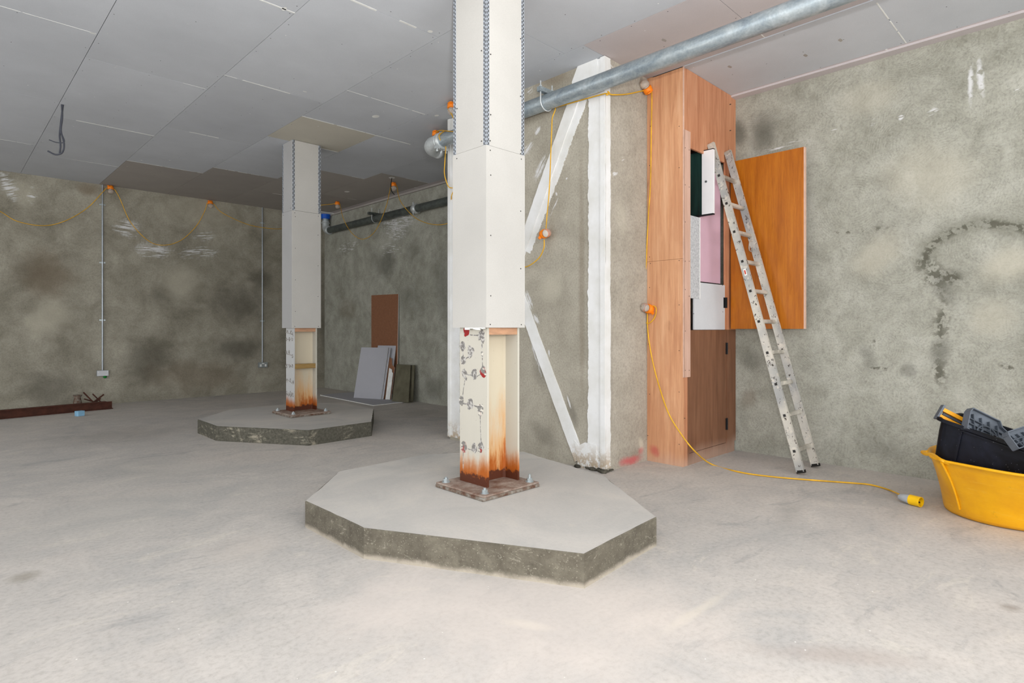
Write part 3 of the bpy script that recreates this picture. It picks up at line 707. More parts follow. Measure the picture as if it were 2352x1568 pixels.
# oak door swung back along the wall
ch=onx(1668,756,5.50); xd=5.50
yA=YX-.02; yBd=onx(1846,600,xd).y; zd0=1.2-.004; zd1=onx(1846,337,xd).z
d=MB(); d.box((xd,yBd,zd0),(xd+.04,yA,zd1)); od=d.build('upper_door',M['oak'],cb)
m=MB(); m.box((xd,yBd-.008,zd0),(xd+.04,yBd,zd1)); m.build('edge_lipping',M['ply_edge'],cb,od)
m=MB(); z=SX(1664,695).z; m.box((xo1-.03,YX+.002,z-.05),(xo1-.004,YX+.016,z+.05)); m.box((xo1-.01,YX-.02,z-.05),(xo1+.002,YX+.004,z+.05));m.build('hinge',M['black'],cb,od)
m=MB()
for (u,v) in [(1494,290),(1492,380),(1494,435),(1492,590),(1494,605),(1492,660),(1490,790),(1492,905),(1488,1000),(1560,290),(1560,385),(1560,598),(1560,700),(1560,805),(1560,900),(1560,1020)]:
    p=BX(u,v); m=MB(); m.cyl((XB-.001,p.y,p.z),(XB+.002,p.y,p.z),.004,8); m.build('screw',M['screw'],cb)
for (u,v) in [(1571,340),(1571,425),(1571,510),(1571,600),(1571,665),(1571,760),(1571,850),(1580,345),(1580,430),(1580,600),(1580,680),(1580,850),(1570,960),(1676,300),(1676,240)]:
    p=SX(u,v); m=MB(); m.cyl((p.x,YX-.0135,p.z),(p.x,YX-.010 if u<1600 else YX+.001,p.z),.004,8); m.build('screw',M['screw'],cb)
# linings seen in the opening
yr=YX+.05
zp=ony(1640,650,yr).z
m=MB(); m.box((5.034,yr,zp+.001),(xo1-.0,yr+.012,zo1)); m.build('pink_lining',M['pink'],cb)
m=MB(); m.box((ony(1588,700,YX+.03).x,YX+.004,zo0),(xo1-.002,YX+.016,SX(1640,652).z)); lg=m.build('grey_access_panel',M['board_blue'],cb)
m=MB()
for (u,v) in [(1660,655),(1594,720),(1661,716)]:
    p=SX(u,v); m=MB(); m.cyl((p.x,YX+.002,p.z),(p.x,YX+.005,p.z),.004,8); m.build('screw',M['screw'],cb,lg)
m=MB(); pa=SX(1607,500); pb=SX(1607,686)
m.box((xo0+.004,YX-.002,pb.z),(pa.x-.004,YX+.012,pa.z+.0),0); m.box((pa.x-.004,YX-.004,pb.z-.004),(pa.x+.006,YX+.012,pa.z+.0),1)
m.build('felt_panel',[M['felt'],M['white']],cb)
# white network cabinet with its glazed door swung out
nx=5.0
q0=onx(1583,348,nx); q1=onx(1638,342,nx); qm=onx(1612,345,nx); qb=onx(1638,489,nx)
nc=thing('wall_cabinet',(nx,(q0.y+q1.y)/2,qb.z),'white steel wall cabinet with dark glazed door, hanging in the plywood cupboard opening','cabinet')
yl=2.80; zt_=q1.z-.0; zb_=qb.z
dmb=MB(); dmb.box((nx,q1.y,zb_),(nx+.028,qm.y,zt_),0); dmb.box((nx,q1.y,zb_-.012),(nx+.03,yl,zb_-.0),1); dmb.box((nx,q1.y,zt_),(nx+.03,yl,zt_+.008),1)
dd=dmb.build('door_frame',[M['cab_white'],M['black']],nc)
m=MB(); m.box((nx+.006,qm.y,zb_),(nx+.022,yl,zt_),0); m.build('tinted_glass',M['tint'],nc,dd)
pl=onx(1622,417,nx); m=MB(); m.cyl((nx-.005,pl.y,pl.z),(nx,pl.y,pl.z),.011,16,0); m.cyl((nx-.007,pl.y,pl.z),(nx-.005,pl.y,pl.z),.005,10,1); m.build('lock',[M['bolt'],M['dark']],nc,dd)

# ------------------------------------------------------------------ ladder
lx0,lx1=5.07,5.405
fb=V((0,1.80,.006)); tp=V((0,2.585,2.88)); d=(tp-fb); LL=d.length; dn=d.normalized(); nn=V((1,0,0)).cross(dn)
ld=thing('ladder',((lx0+lx1)/2,1.80,0),'paint splattered aluminium ladder leaning against the plywood cupboard','ladder')
for x,vt in ((lx0,0),(lx1,0.0)):
    m=MB(); xx=x+.013
    a=V((xx,fb.y,fb.z+.02)); b=V((xx,tp.y,tp.z))
    m.obox((a+b)/2,V((.013,0,0)),nn*.031,dn*(b-a).length/2,0)
    for s in(-1,1): m.obox((a+b)/2+nn*.028*s-V((.0145,0,0)),V((.002,0,0)),nn*.0035,dn*(b-a).length/2,0)
    st=m.build('stile',M['stile'],ld)
    m=MB(); m.obox(a-dn*.0,V((.015,0,0)),nn*.034,dn*.012,0); m.build('foot_cap',M['rubber'],ld,st)
    m=MB(); m.obox(b,V((.015,0,0)),nn*.033,dn*.012,0); m.build('end_cap',M['rung'],ld,st)
vs_=[1036,954,882,810,738,668,600,532,467,403]
for v in vs_:
    p=onx(1176+0,1,lx0)
    # find the point on the near stile axis at that image row
    lo,hi=0.,1.
    for _ in range(30):
        mid=(lo+hi)/2; q=V((lx0,fb.y,fb.z))+d*mid; Z=q.dot(FW); vv=HY-F*(q.z-H)/Z
        if vv>v: lo=mid
        else: hi=mid
    q=V((lx0,fb.y,fb.z))+d*lo
    m=MB(); a=q+V((.02,0,0)); b=q+V((lx1-lx0+.006,0,0))
    m.obox((a+b)/2,V(((b-a).length/2,0,0)),nn*.015,dn*.014,0); m.obox((a+b)/2,V(((b-a).length/2,0,0)),nn*.009,dn*.0165,0)
    m.obox(q-V((.0005,0,0)),V((.001,0,0)),nn*.011,dn*.011,1)
    m.build('rung',[M['rung'],M['screw']],ld)
m=MB(); q=V((lx0+.0,fb.y,fb.z))+d*((1.2+(754-626)*5.2/1355-fb.z)/d.z) - V((.003,0,0))
m.obox(q,V((.0012,0,0)),nn*.012,dn*.03,0); m.obox(q-V((.0012,0,0)),V((.0008,0,0)),nn*.006,dn*.018,1); m.build('sticker',[M['white'],M['red']],ld)
m=MB(); z=1.2+(754-560)*5.3/1355; q=V((lx1-.03,fb.y,fb.z))+d*((z-fb.z)/d.z)
m.tube(spline([q+V((.01,0,.05)),q+V((-.05,0,.03)),q+V((-.06,0,-.04)),q+V((-.0,0,-.05)),q+V((.02,0,-.01))],6),.005,8); m.build('hook',M['rung'],ld)

# ------------------------------------------------------------------ pipes
px_,pz_,prr=3.84,3.185,.067
el=thing('overhead_pipe',(px_,2.5,pz_-prr),'thick galvanised pipe running under the ceiling past both columns','pipe')
ye=5.10
m=MB(); m.cyl((px_,-4,pz_),(px_,ye-.06,pz_),prr,32); m.build('straight_run',M['galv'],el)
m=MB(); pts=[V((px_,ye-.09,pz_))]+[V((px_+.12-.12*math.cos(a),ye+.06+.12*math.sin(a)-.03,pz_-.02*math.sin(a))) for a in [i*math.pi/2/8 for i in range(9)]]
m.tube(pts,prr+.010,28); m.build('elbow',M['galv_bright'],el)
m=MB(); m.cyl((px_+.10,ye+.15,pz_-.02),(XR-.02,ye+.15,pz_-.05),prr*.85,28); m.build('branch_run',M['galv'],el)
def coupling(y,x=px_,z=pz_,r=prr,axis='y',root=el,parent=None):
    m=MB(); n=V((0,1,0)) if axis=='y' else V((1,0,0)); c=V((x,y,z))
    m.tube([c-n*.028,c-n*.02,c+n*.02,c+n*.028],[r+.008,r+.02,r+.02,r+.008],28)
    m.torus(c-n*.024,n,r+.017,.006); m.torus(c+n*.024,n,r+.017,.006)
    side=V((-1,0,0)) if axis=='y' else V((0,-1,0))
    for s in(-1,1):
        b=c+side*s*(r+.028)*.6-V((0,0,(r+.028)*.85))
        m.obox(b,side*.022,n*.02,V((0,0,.012))); m.cyl(b-V((0,0,.03))+n*.0,b+V((0,0,.03)),.008,8); m.ball(b-V((0,0,.03)),.013,8)
    m.build('coupling',M['galv_bright'],root)
coupling(4.155); coupling(4.99); 
m=MB(); n=V((1,0,0)); c=V((px_+.16,ye+.15,pz_-.02)); m.tube([c-n*.028,c-n*.02,c+n*.02,c+n*.028],[prr+.0,prr+.012,prr+.012,prr+.0],24); m.build('coupling',M['galv_bright'],el)
# hanger: channel out of the wall with u bolt
cy=onx(1255,215,px_).y
m=MB(); m.box((px_-.10,cy-.02,pz_+prr+.006),(XP,cy+.02,pz_+prr+.045)); m.build('bracket_channel',M['galv'],el)
m=MB(); 
ub=[V((px_-prr-.008,cy,pz_+prr+.10))]+[V((px_-(prr+.008)*math.cos(a),cy,pz_-(prr+.008)*math.sin(a))) for a in [i*math.pi/12 for i in range(13)]]+[V((px_+prr+.008,cy,pz_+prr+.10))]
m.tube(ub,.006,8); 
for s in(-1,1): m.tube([V((px_+s*(prr+.008),cy,pz_+prr+.045)),V((px_+s*(prr+.008),cy,pz_+prr+.06))],.013,6,smooth=False)
m.build('u_bolt',M['galv_bright'],el)
# dark wall pipe
wx,wz,wr=XR-.10,3.13,.062
yc=10.85
dp=thing('wall_pipe',(wx,8.5,wz-wr),'darkened galvanised pipe fixed along the rear right wall below the ceiling','pipe')
m=MB(); m.cyl((wx,ye+.3,wz),(wx,yc-.02,wz),wr,28); m.build('straight_run',M['galv_dark'],dp)
m=MB(); pts=[V((wx,yc-.06,wz)),V((wx,yc,wz)),V((wx,yc+.06,wz+.02)),V((wx,yc+.10,wz+.07)),V((wx,yc+.11,wz+.13)),V((wx,yc+.11,wz+.2))]
m.tube(spline(pts,5),wr+.006,24); m.torus((wx,yc-.04,wz),(0,1,0),wr+.012,.012); m.torus((wx,yc+.11,wz+.16),(0,0,1),wr+.012,.012); m.build('elbow',M['galv_bright'],dp)
m=MB(); m.cyl((wx,yc+.11,wz+.2),(wx,yc+.11,wz+.26),wr,24); m.build('riser',M['galv'],dp)
m=MB(); m.tube([V((wx,yc+.11,wz+.24)),V((wx,yc+.11,ZC-.012))],[wr+.02,wr+.03],24); m.build('blue_collar',M['blue'],dp)
m=MB(); m.box((wx-.28,yc-.1,ZC-.012),(XR-.005,yc+.26,ZC-.002)); m.build('ceiling_flange_board',M['white'],dp)
y1=onx(955,480,wx).y; m=MB(); n=V((0,1,0)); c=V((wx,y1,wz)); m.tube([c-n*.05,c-n*.035,c+n*.035,c+n*.05],[wr+.004,wr+.02,wr+.02,wr+.004],24)
m.cyl(c+V((-.05,0,-.1)),c+V((-.05,0,-.03)),.012,8); m.cyl(c+V((-.05,0,.1)),c+V((-.05,0,.03)),.012,8); m.build('coupling',M['galv_bright'],dp)
y2=onx(862,490,wx).y; m=MB(); m.box((wx-.14,y2-.03,wz+wr+.0),(XR,y2+.03,wz+wr+.04)); m.build('bracket_channel',M['galv_dark'],dp)
m=MB(); ub=[V((wx-wr-.008,y2,wz+wr+.12))]+[V((wx-(wr+.008)*math.cos(a),y2,wz-(wr+.008)*math.sin(a))) for a in [i*math.pi/12 for i in range(13)]]+[V((wx+wr+.008,y2,wz+wr+.12))]
m.tube(ub,.006,8); m.build('u_bolt',M['galv_bright'],dp)

# ------------------------------------------------------------------ conduits with outlets on the back wall
def conduit(u,v0,v1,saddles,kind,label):
    p1=ony(u,v1,YB); x=p1.x; r=.0125; y=YB-.016
    root=thing('conduit',(x,YB,p1.z-.05),label,'conduit','conduits on the rear wall')
    m=MB(); m.cyl((x,y,p1.z),(x,y,ZC-.002),r,12); m.build('tube',M['conduit'],root)
    for v in saddles:
        z=ony(u,v,YB).z; m=MB(); m.box((x-.04,YB-.006,z-.01),(x+.04,YB,z+.01)); m.tube([(x,y,z-.012),(x,y,z+.012)],r+.004,12)
        for s in(-1,1): m.cyl((x+s*.03,YB-.010,z),(x+s*.03,YB-.005,z),.008,8)
        m.build('saddle',M['bolt'],root)
    m=MB(); zc=p1.z-.045
    w=.078
    m.box((x-w,YB-.042,zc-.045),(x+w,YB,zc+.045),0); bx=m.build('outlet_box',M['conduit'],root,bevel=.006)
    m=MB()
    if kind:
        m.box((x-w-.004,YB-.05,zc-.048),(x+w+.004,YB-.042,zc+.048),0)
        for s in(-1,1):
            m.box((x+s*.045-.016,YB-.053,zc-.03),(x+s*.045+.016,YB-.050,zc+.012),1)
            m.box((x+s*.012-.008,YB-.055,zc+.016),(x+s*.012+.008,YB-.050,zc+.036),1)
        m.build('socket_plate',[M['bolt'],M['white']],root,bx)
    else:
        m.box((x-w+.003,YB-.045,zc-.042),(x+w-.003,YB-.042,zc+.042),0)
        for a,b in((-.06,.02),(.06,.02),(-.04,-.025),(.045,-.025)): m.cyl((x+a,YB-.048,zc+b),(x+a,YB-.045,zc+b),.006,8,1)
        m.build('cover_plate',[M['board_blue'],M['white']],root,bx)
        m=MB(); m.ball((x+.03,YB-.03,zc-.062),.024,10,0,(1.1,.9,.8)); m.build('green_plug',M['green'],root)
    return root
conduit(235,430,850,[470,603,735],0,'left galvanised conduit dropping to a blank grey box on rear wall')
conduit(602,475,832,[512,737],1,'right galvanised conduit dropping to a double socket on rear wall')

# ------------------------------------------------------------------ festoon lights on yellow cable
fs=thing('festoon_cable',(5.0,1.3,0),'yellow cable strung along the walls with orange lamp holders and a yellow plug','cable')
bulbs=[]
def holder(p, cap, bulbdir):
    """orange holder at p pointing bulbdir, glass bulb beyond"""
    p=V(p); n=V(bulbdir).normalized(); m=MB()
    m.tube([p-n*.035,p-n*.03,p+n*.015,p+n*.02],[.034,.04,.043,.036],16); 
    a=n.orthogonal().normalized()
    m.obox(p-n*.02+a*.045,a*.016,n*.006,n.cross(a)*.012); m.obox(p-n*.02-a*.045,a*.016,n*.006,n.cross(a)*.012)
    h=m.build('lamp_holder',M['orange'],fs)
    m=MB(); c=p+n*.05; R=[]
    q=n.orthogonal().normalized(); s=n.cross(q)
    for i in range(9):
        t=math.pi*(i+.01)/8.02; R.append([c-n*.042*math.cos(t)+(q*math.cos(k*math.pi/7)+s*math.sin(k*math.pi/7))*.040*math.sin(t) for k in range(14)])
    m.rings(R); m.cyl(p+n*.0,p+n*.03,.02,10,1); m.build('bulb',[M['glass'],M['white']],fs,h)
YW=YB-.045; XW=XR-.03
w=lambda u,v:ony(u,v,YW)
b1=w(254,430); b1.z=min(b1.z,ZC-.045); b2=w(483,466); b2.z=min(b2.z,ZC-.045)
b3=onz(775,468,ZC-.05); b4=onz(904,425,ZC-.05)
def at_x(u,v,x): return onx(u,v,x)
segs=[]
segs.append([w(-60,455),w(0,485),w(40,508),w(100,518),w(150,507),w(200,478),w(235,442),b1+V((-.05,0,.0))])
segs.append([b1+V((.05,0,0)),w(275,455),w(300,510),w(340,552),w(375,563),w(415,552),w(450,520),w(470,485),b2+V((-.05,0,0))])
segs.append([b2+V((.05,0,0)),w(510,488),w(560,512),w(600,522),w(645,525),w(700,515),b3+V((-.35,.25,-.09)),b3+V((-.04,0,0))])
def px2(u,v,x): return onx(u,v,x)
segs.append([b3+V((.03,-.03,0)),px2(790,505,5.45),px2(810,537,5.48),px2(835,549,5.48),px2(862,530,5.45),px2(885,480,5.3),b4+V((-.03,.03,-.02))])
segs.append([b4+V((.03,-.04,0)),px2(920,462,5.35),px2(950,497,5.45),px2(980,512,5.5),px2(1010,516,5.5),px2(1036,510,5.5),px2(1062,495,5.4),V((4.3,5.35,2.5)),V((3.98,5.0,2.6)),px2(1042,434,3.98),px2(1030,428,3.95),px2(1021,400,3.93),px2(1022,370,3.9),px2(1024,338,3.86-.0)])
b5=onx(1000,316,3.95); b5=onz(1001,308,ZC-.06)
b6=onz(1037,244,ZC-.055)
segs.append([px2(1024,338,3.86),V((3.76,4.93,3.2)),px2(1022,300,3.9),b5+V((0,-.03,-.02))])
segs.append([b5+V((0,.03,0)),b5+V((-.1,-.2,-.03)),px2(1050,300,3.62),px2(1040,268,3.66),b6+V((-.02,.03,-.02))])
# from the ceiling behind the column to the hanger, then down the pier face
segs.append([b6+V((.05,-.05,0)),V((3.80,4.45,3.36)),V((3.93,4.25,3.30)),V((3.945,4.0,3.20)),V((3.945,px2(1269,252,3.945).y,3.18)),px2(1268,275,3.945),px2(1266,330,3.945),px2(1262,430,3.95),px2(1256,500,3.95),px2(1254,525,3.95)])
b7=onx(1250,537,3.94)
segs.append([px2(1250,550,3.95),px2(1249,570,3.95),px2(1238,592,3.95),px2(1215,610,3.95),px2(1196,612,3.95),px2(1170,600,3.9),V((3.93,4.25,2.6)),V((3.945,4.15,3.1)),V((3.945,4.1,3.18))])
b8=ony(1487,205,2.93)
segs.append([V((3.945,4.1,3.18)),V((3.945,3.7,3.18)),V((3.945,3.4,3.16)),px2(1385,216,3.945),V(ony(1393,218,2.92)),V(ony(1400,214,2.92)),V(ony(1396,210,2.92)),V(ony(1404,217,2.93)),V(ony(1440,216,2.94)),V(ony(1478,208,2.94))])
xf=XB-.012
segs.append([onx(1494,200,xf),onx(1497,215,xf),onx(1496,300,xf),onx(1494,420,xf),onx(1489,500,xf),onx(1486,560,xf),onx(1483,620,xf),onx(1471,665,xf),onx(1467,700,xf),onx(1475,733,xf),onx(1490,742,xf),onx(1504,728,xf),onx(1507,708,xf),onx(1500,702,xf),onx(1494,706,xf)])
b9=onx(1490,709,xf-.02)
z0=.008
segs.append([onx(1487,716,xf),onx(1488,760,xf),onx(1497,820,xf-.01),onx(1512,880,xf-.03),atd(1534,945,5.02),atd(1560,990,4.98),atd(1595,1035,4.94),onz(1635,1066,z0),onz(1700,1084,z0),onz(1770,1094,z0),onz(1850,1101,z0),onz(1960,1109,z0),onz(2000,1113,z0),onz(2040,1124,z0),onz(2066,1135,.03)])
for s in segs:
    m=MB(); m.tube(spline(s,8),.0052 if s is not segs[-1] else .006,8); m.build('cable',M['cable'],fs)
for p,n in ((b1,(0,-.2,-1)),(b2,(0,-.2,-1)),(b3,(0,-.1,-1)),(b4,(0,-.1,-1)),(b5,(0,0,-1)),(b6,(0,0,-1)),(b7,-FW*.8+RT*.35),(b8,-RT*.5+V((0,0,.6))-FW*.4),(b9,-RT*.75-FW*.5+V((0,0,.2)))):
    holder(p,None,n)
# site plug on the floor
pa=onz(2068,1141,.036); pb=onz(2112,1152,.036); n=(pb-pa).normalized()
m=MB(); m.tube([pa-n*.01,pa,pa+n*.05,pa+n*.07],[.015,.022,.030,.033],20); pg=m.build('plug',M['plug_grey'],fs)
R=[]; q=V((0,0,1)); s_=n.cross(q)
m=MB(); ring=lambda c,r:[c+(q*math.cos(k*math.pi/12)+s_*math.sin(k*math.pi/12))*r for k in range(24)]
c0=pa+n*.065
m.rings([ring(c0,.025),ring(c0,.034),ring(c0+n*.07,.034),ring(c0+n*.07,.029),ring(c0+n*.02,.029),ring(c0+n*.02,.001)],0,False,False); m.build('plug_shroud',M['plug_yellow'],fs,pg)
m=MB()
for k in range(3):
    a=k*2.094; c=c0+(q*math.cos(a)+s_*math.sin(a))*.015; m.cyl(c+n*.021,c+n*.055,.005,8)
m.build('plug_pins',M['dark'],fs,pg)

# loose wires
m=MB(); p=onz(142,240,ZC)
pts=[p,p+V((.01,0,-.25)),p+V((.0,0,-.45)),p+V((.05,-.01,-.60)),p+V((.03,0,-.72)),p+V((-.06,.0,-.70)),p+V((-.14,.02,-.66))]
Zp=p.dot(FW); W_=lambda u,v: atd(u,v,Zp)
m.tube(spline([p,W_(143,270),W_(140,300),W_(147,330),W_(143,350),W_(128,355),W_(110,347)],6),.008,8)
m.tube(spline([p+V((.01,0,0)),W_(140,280),W_(137,310),W_(139,335),W_(137,352)],6),.008,8)
m.tube(spline([W_(138,300),W_(148,325),W_(130,327),W_(113,321)],6),.005,8)
o=m.build('loose_wires',M['wire']); tag(o,'bundle of dark bare wires hanging from the ceiling at far left','wires')
m=MB(); p=onz(900,408,ZC); Z2=p.dot(FW)
m.tube(spline([p,atd(898,425,Z2-.05),atd(899,438,Z2-.08),atd(906,447,Z2-.08)],6),.006,8)
o=m.build('ceiling_wire',M['black']); tag(o,'short black wire tail hanging from a ceiling hole beside the rear wall lamp','wires')

# ------------------------------------------------------------------ boards at the rear
def lean(name,foot_l,foot_r,top_l,top_r,t,mats,label,cat,grp=None,edge=None):
    """four corners, thickness away from the camera"""
    fl_,fr,tr,tl=[V(p) for p in (foot_l,foot_r,top_r,top_l)]
    n=(fr-fl_).cross(tl-fl_).normalized()
    if n.dot(V((0,0,H))-fl_)>0: n=-n
    m=MB(); pts=[fl_,fr,tr,tl]; vs=pts+[p+n*t for p in pts]
    m.add(vs,[(0,1,2,3),(7,6,5,4)],0); m.add(vs,[(0,4,5,1),(1,5,6,2),(2,6,7,3),(3,7,4,0)],1)
    zmin=min(v.z for v in m.v)
    if zmin<.001: m.v=[v+V((0,0,.0015-zmin)) for v in m.v]
    o=m.build(name,mats); return tag(o,label,cat,grp)
def wallpt(u,v,dx=.02): return onx(u,v,XR-dx)
# the flat sheet on the floor
s0=onz(735,908,0); s1=onz(857,932,0); s2=onz(965,919,0)
m=MB(); pts=[(s0.x,s0.y),(s1.x,s1.y),(XR-.03,onz(957,921,0).y),(XR-.03,s0.y-.0)]
m.prism([pts[0],pts[1],pts[2],pts[3]],.001,.012,1,0)
o=m.build('floor_board',[M['board_grey'],M['white']]); tag(o,'thin grey plasterboard sheet lying flat on the floor below leaning offcuts','board')
zf=.0125
# tall brown board behind
lean('brown_board',onx(853,905,XR-.045),onx(912,905,XR-.045),onx(853,678,XR-.02),onx(915,675,XR-.02),.012,[M['board_brown'],M['white']],'tall brown backed board leaning on rear right wall behind the grey offcuts','board','leaning board offcuts')
def foot(u,v): return onz(u,v,zf+.001)
bo=V((5.12,9.10,zf+.001)); bd=V((.20,-.54,0)).normalized(); bn=V((-bd.y,bd.x,0))
def sheet(al,back,wid,s,h,t,mats,label,torn=0):
    a=bo+bd*al+bn*back; b=a+bd*wid; up=bn*s+V((0,0,h))
    pts=[a,b,b+up*(1-torn),a+up]
    if torn: pts=[a,b,b+up*(1-torn*1.6),b-bd*wid*.25+up*(1-torn*1.3),b-bd*wid*.35+up*(1-torn*.5),a+up]
    n=up.cross(bd).normalized()
    if n.dot(bn)<0: n=-n
    m=MB(); k=len(pts); vs=pts+[p+n*t for p in pts]
    m.add(vs,[tuple(range(k-1,-1,-1)),tuple(range(k,2*k))],0); m.add(vs,[(i,(i+1)%k,k+(i+1)%k,k+i) for i in range(k)],1)
    z=min(v.z for v in m.v); m.v=[v+V((0,0,zf+.001-z)) for v in m.v]
    o=m.build('board_offcut',mats); return tag(o,label,'board','leaning board offcuts')
WB=[M['board_grey'],M['white']]
sheet(.0,0,.576,.20,.855,.012,WB,'widest grey plasterboard sheet at the front of the leaning offcuts')
sheet(.03,.022,.576,.20,.85,.012,WB,'grey plasterboard sheet directly behind the widest grey sheet')
sheet(.30,.085,.38,.19,.89,.012,WB,'upright grey offcut peeking out behind the widest grey sheets')
sheet(.50,.062,.235,.15,.74,.010,[M['board_brown'],M['white']],'narrow brown torn offcut between grey sheet and green board',.18)
sheet(.635,.042,.09,.105,.52,.010,[M['white'],M['white']],'small white sliver of board leaning beside the brown offcut',.1)
lean('board_offcut',foot(900,921),foot(938,924),onx(911,836,XR-.10),onx(943,838,XR-.10),.018,[M['board_green'],M['board_green']],'dark mossy green board leaning on the rear wall right of the grey offcuts','board','leaning board offcuts')
lean('board_offcut',foot(937,922),foot(947,923),onx(943,838,XR-.07),onx(952,838,XR-.07),.018,[M['board_green'],M['board_green']],'thin dark green strip leaning at the right edge of the green board','board','leaning board offcuts')

# ------------------------------------------------------------------ left: steel angle on the floor and bits
pa=onz(-260,985,0); pb=onz(257,938,0)
pa=V((pb.x-3.2,pb.y-.45,0))
bm=thing('steel_angle',(pb.x-1.2,pb.y-.15,0),'long rust brown steel angle lying on floor by the rear wall','steel bar')
dv=(pb-pa).normalized(); sd=V((-dv.y,dv.x,0))
m=MB()
def pz(p,z): return V((p.x,p.y,z))
c=(pa+pb)/2; hl=(pb-pa).length/2
m.obox(pz(c,.005+.002),dv*hl,sd*.05,V((0,0,.005))); m.build('lower_flange',M['beam'],bm)
m=MB(); m.obox(pz(c,.060),dv*hl,sd*.006,V((0,0,.05))); m.build('web',M['beam'],bm)
m=MB(); m.obox(pz(c-dv*.08,.112),dv*(hl-.0),sd*.045,V((0,0,.005))); m.build('upper_flange',M['beam'],bm)
# blue block in front
p=onz(183,955,0)
m=MB(); m.obox((p.x,p.y,.036),V((.040,.015,0)),V((-.015,.035,0)),V((0,0,.035))); o=m.build('block',M['brick_blue'],bevel=.004); tag(o,'small pale blue block on the floor in front of the steel angle','block')
# cup and pile of shims behind
def onfloor(u,y): d=ray(u,900); k=y/d.y; q=V((0,0,0))+V((d.x*k,d.y*k,0)); return q
q=onfloor(178,10.78)
m=MB(); m.tube([(q.x,q.y,.002),(q.x,q.y,.10),(q.x,q.y,.17),(q.x,q.y,.21)],[.05,.055,.04,.06],16); o=m.build('metal_pot',M['plate_edge']); tag(o,'dull metal pot standing behind the steel angle against rear wall','pot')
q=onfloor(208,10.82); rnd=random.Random(5)
for i in range(5):
    m=MB(); a=rnd.uniform(-.06,.06); z=.012+.022*i; dx=rnd.uniform(-.03,.03)
    ax=V((math.cos(a),math.sin(a),0)); ay=V((-math.sin(a),math.cos(a),0))
    hl_=rnd.uniform(.10,.16); tl_=rnd.uniform(.35,.95)*(1 if i%2 else -1); dr=V((math.cos(a)*math.cos(tl_),math.sin(a)*.4*math.cos(tl_),math.sin(tl_))).normalized(); up_=dr.cross(ay).normalized()
    m.obox((q.x+dx+.04*(i-2)+.06,q.y-.05+.052*i,hl_*abs(dr.z)+.012),dr*hl_,ay*.012,up_*.009)
    o=m.build('steel_offcut',M['beam']); tag(o,'rusty flat offcut in the small heap behind the steel angle','offcut','rusty offcuts heaped by rear wall')

# ------------------------------------------------------------------ yellow tub, black crate, tool cases
tc=V((4.93,.455,0))
tb=thing('flexible_tub',tc,'round yellow rubber tub on the floor by the right wall','tub')
RC=[V((x,y,0)) for x,y in [(4.44,.745),(4.565,.825),(4.9,.87),(5.25,.74),(5.42,.40),(5.32,.02),(4.98,-.16),(4.58,-.10),(4.36,.08),(4.325,.40)]]
rim=spline(RC+[RC[0]],10)[:-1]
KN=len(rim); 
def tring(f,z,off=0.0):
    out=[]
    for k in range(KN):
        p=rim[k]; a=math.atan2(p.y-tc.y,p.x-tc.x); R0=(p-tc).length
        r=.358*(1-f)+R0*f+off
        out.append(tc+V((r*math.cos(a),r*math.sin(a),z)))
    return out
m=MB()
prof=[(-.2,.002,0),(-.04,.006,0),(.05,.03,0),(.15,.08,0),(.32,.15,0),(.60,.25,0),(.88,.34,0),(.98,.375,0),(1,.378,.010),(1,.390,.010),(1,.392,-.004),(.97,.37,-.012),(.6,.25,-.010),(.3,.15,-.010),(.1,.08,-.010),(-.1,.03,-.01)]
m.rings([tring(f,z,o) for f,z,o in prof],0,True,True)
m.build('tub_body',M['tub'],tb)
m=MB(); A=V((4.44,.745,.385)); C_=V((4.70,.865,.385)); T=atd(2124,1041,3.88)
m.tube(spline([A-V((-.02,.06,.02)),A,A.lerp(T,.5)+V((0,0,.012)),T+(A-T)*.08,T+V((.04,.02,.0)),C_.lerp(T,.4)+V((0,0,.0)),C_],6),.012,10)
m.tube(spline([A+V((-.006,0,-.01)),tring(.6,.25,.004)[1],tring(.3,.14,.004)[3],tring(.1,.06,.004)[5]],5),.008,8)
m.build('handle',M['tub'],tb)
TL=atd(2153,958,3.72); 
axL=(atd(2352,1026,3.36)-TL).normalized(); 
dep=(FW*.80+RT*.45+V((0,0,.10))); dep=(dep-axL*dep.dot(axL)).normalized(); up=axL.cross(dep)
if up.z<0: up=-up
Lc,Dc,Hc=.78,.40,.25
ck=thing('storage_crate',TL-up*Hc,'black plastic crate tilted inside the yellow tub','crate')
def frm(a,b,c,tp=0.0):  # local: along L, depth, height (0 top, -1 bottom) with taper
    sh=.022*(-c)
    la=sh+(Lc-2*sh)*a; db=sh+(Dc-2*sh)*b
    return TL+axL*la+dep*db+up*(Hc*c)
def rr(inset,c,rad=.05):
    P=[]
    for (cx,cy,a0) in ((1,0,-90),(1,1,0),(0,1,90),(0,0,180)):
        for k in range(5):
            a=math.radians(a0+k*22.5)
            lx=(inset+rad if cx==0 else Lc-inset-rad)+rad*math.cos(a); ly=(inset+rad if cy==0 else Dc-inset-rad)+rad*math.sin(a)
            P.append(TL+axL*lx+dep*ly+up*(Hc*c))
    return P
m=MB()
m.rings([rr(.028,-1),rr(.012,-.35),rr(.008,-.08),rr(-.012,-.07),rr(-.012,0),rr(.0,.01),rr(.008,0),rr(.02,-.35),rr(.036,-.97)],0,False,True)
o_=m.build('crate_body',M['crate'],ck)
m=MB()
for a in (.18,.80):
    m.bar(frm(a,0,-.12)-dep*.004,frm(a+.0,0,-.95)-dep*.004,axL,.012,.008)
m.bar(frm(.18,0,-.12)-dep*.004,frm(.80,0,-.12)-dep*.004,up,.008,.008)
m.build('crate_ribs',M['crate'],ck,o_)
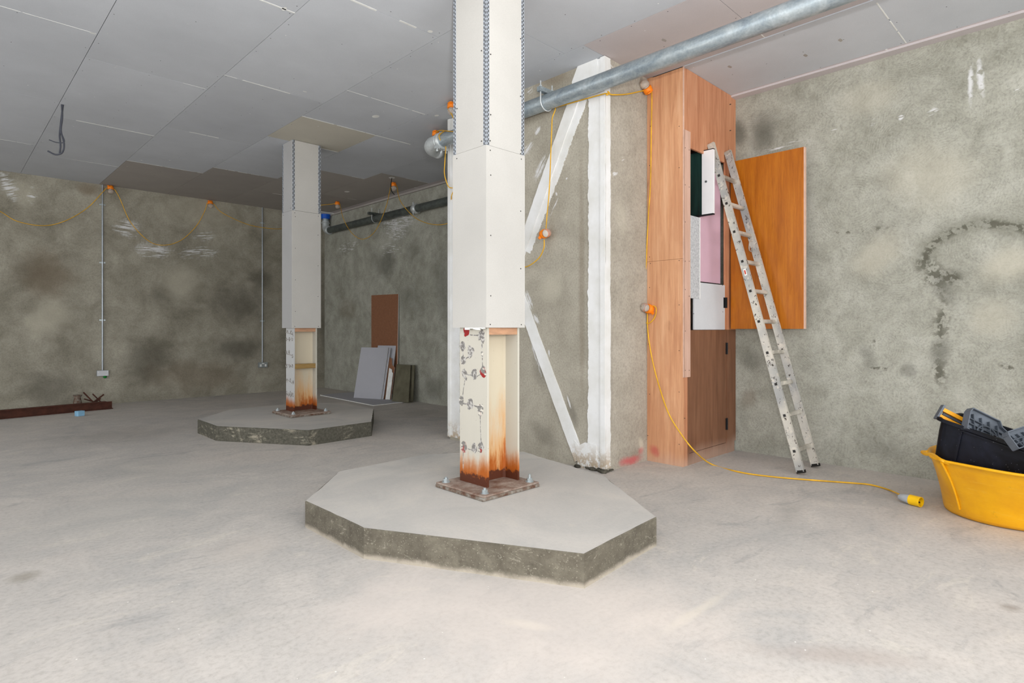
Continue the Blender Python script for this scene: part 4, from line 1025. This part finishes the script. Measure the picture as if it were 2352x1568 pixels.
# contents
def casepiece(c,ax,ay,az,w,h,label,ribs=4):
    ax=V(ax).normalized(); ay=V(ay); ay=(ay-ax*ay.dot(ax)).normalized(); az=ax.cross(ay)
    root=thing('tool_case',c,label,'tool case')
    m=MB(); prof=[(-w,-h),(w,-h),(w,h*.25),(w*.6,h*.55),(w*.45,h),(-w*.9,h),(-w,h*.6)]
    m.plate([V(c)+ax*x+ay*y for x,y in prof],az,.012,0)
    k=len(prof)
    for i in range(k):
        p=V(c)+ax*prof[i][0]+ay*prof[i][1]; q=V(c)+ax*prof[(i+1)%k][0]+ay*prof[(i+1)%k][1]
        m.bar(p+az*.01,q+az*.01,az,.045,.006,0)
    b=m.build('case_shell',M['case'],root)
    m=MB()
    for i in range(ribs):
        x=-w+2*w*(i+1)/(ribs+1); m.bar(V(c)+ax*x-ay*h+az*.02,V(c)+ax*(x-.03)+ay*h*.5+az*.02,az,.02,.005)
    m.bar(V(c)-ax*w+az*.02,V(c)+ax*w*.9+az*.02,az,.02,.005); m.bar(V(c)-ax*w-ay*h*.45+az*.02,V(c)+ax*w-ay*h*.45+az*.02,az,.02,.005)
    m.tube([V(c)+ax*w*.3*math.cos(a)+ay*(h*.5*math.sin(a)-h*.8)+az*.025 for a in [j*math.pi/10 for j in range(11)]],.006,6)
    m.tube([V(c)+ax*w*.5*math.cos(a)+ay*(h*.8*math.sin(a)-h*.8)+az*.025 for a in [j*math.pi/10 for j in range(11)]],.006,6)
    m.build('moulded_ribs',M['case_dark'],root,b)
    m=MB()
    for s in(.35,.5,.65): m.obox(V(c)+ax*w*s-ay*h*.82+az*.03,ax*.014,ay*.010,az*.006)
    m.build('red_catch',M['red'],root,b)
nrm=-FW*.75+V((0,0,.5))-RT*.1
cc=atd(2262,982,3.62)
casepiece(cc,RT*.86-V((0,0,.42)),RT*.5+V((0,0,.8))+FW*.3,None,.135,.07,'grey ribbed plastic case half poking out of the black crate')
cc=atd(2350,1004,3.42)
casepiece(cc,RT*.9+V((0,0,.2))+FW*.2,-RT*.3+V((0,0,.7))+FW*.4,None,.11,.05,'grey plastic case part at the right end of the black crate')
# orange level
a=atd(2158,946,3.76); b=atd(2235,985,3.70)
lv=thing('spirit_level',b,'orange yellow level or tool handle sticking out at the crate corner','tool')
dd_=(b-a).normalized(); sd=dd_.cross(FW).normalized()
m=MB(); m.bar(a+sd*.022,b+sd*.022,sd,.022,.04); m.bar(a-sd*.030,b-sd*.030,sd,.034,.04); m.build('level_body',M['level_yellow'],lv)
m=MB(); m.bar(a-dd_*.006,a+dd_*.006,sd,.10,.044); m.build('end_cap',M['case'],lv)
m=MB(); m.bar(a+dd_*.02,a+dd_*.25,sd,.014,.012); m.build('level_web',M['case_dark'],lv)
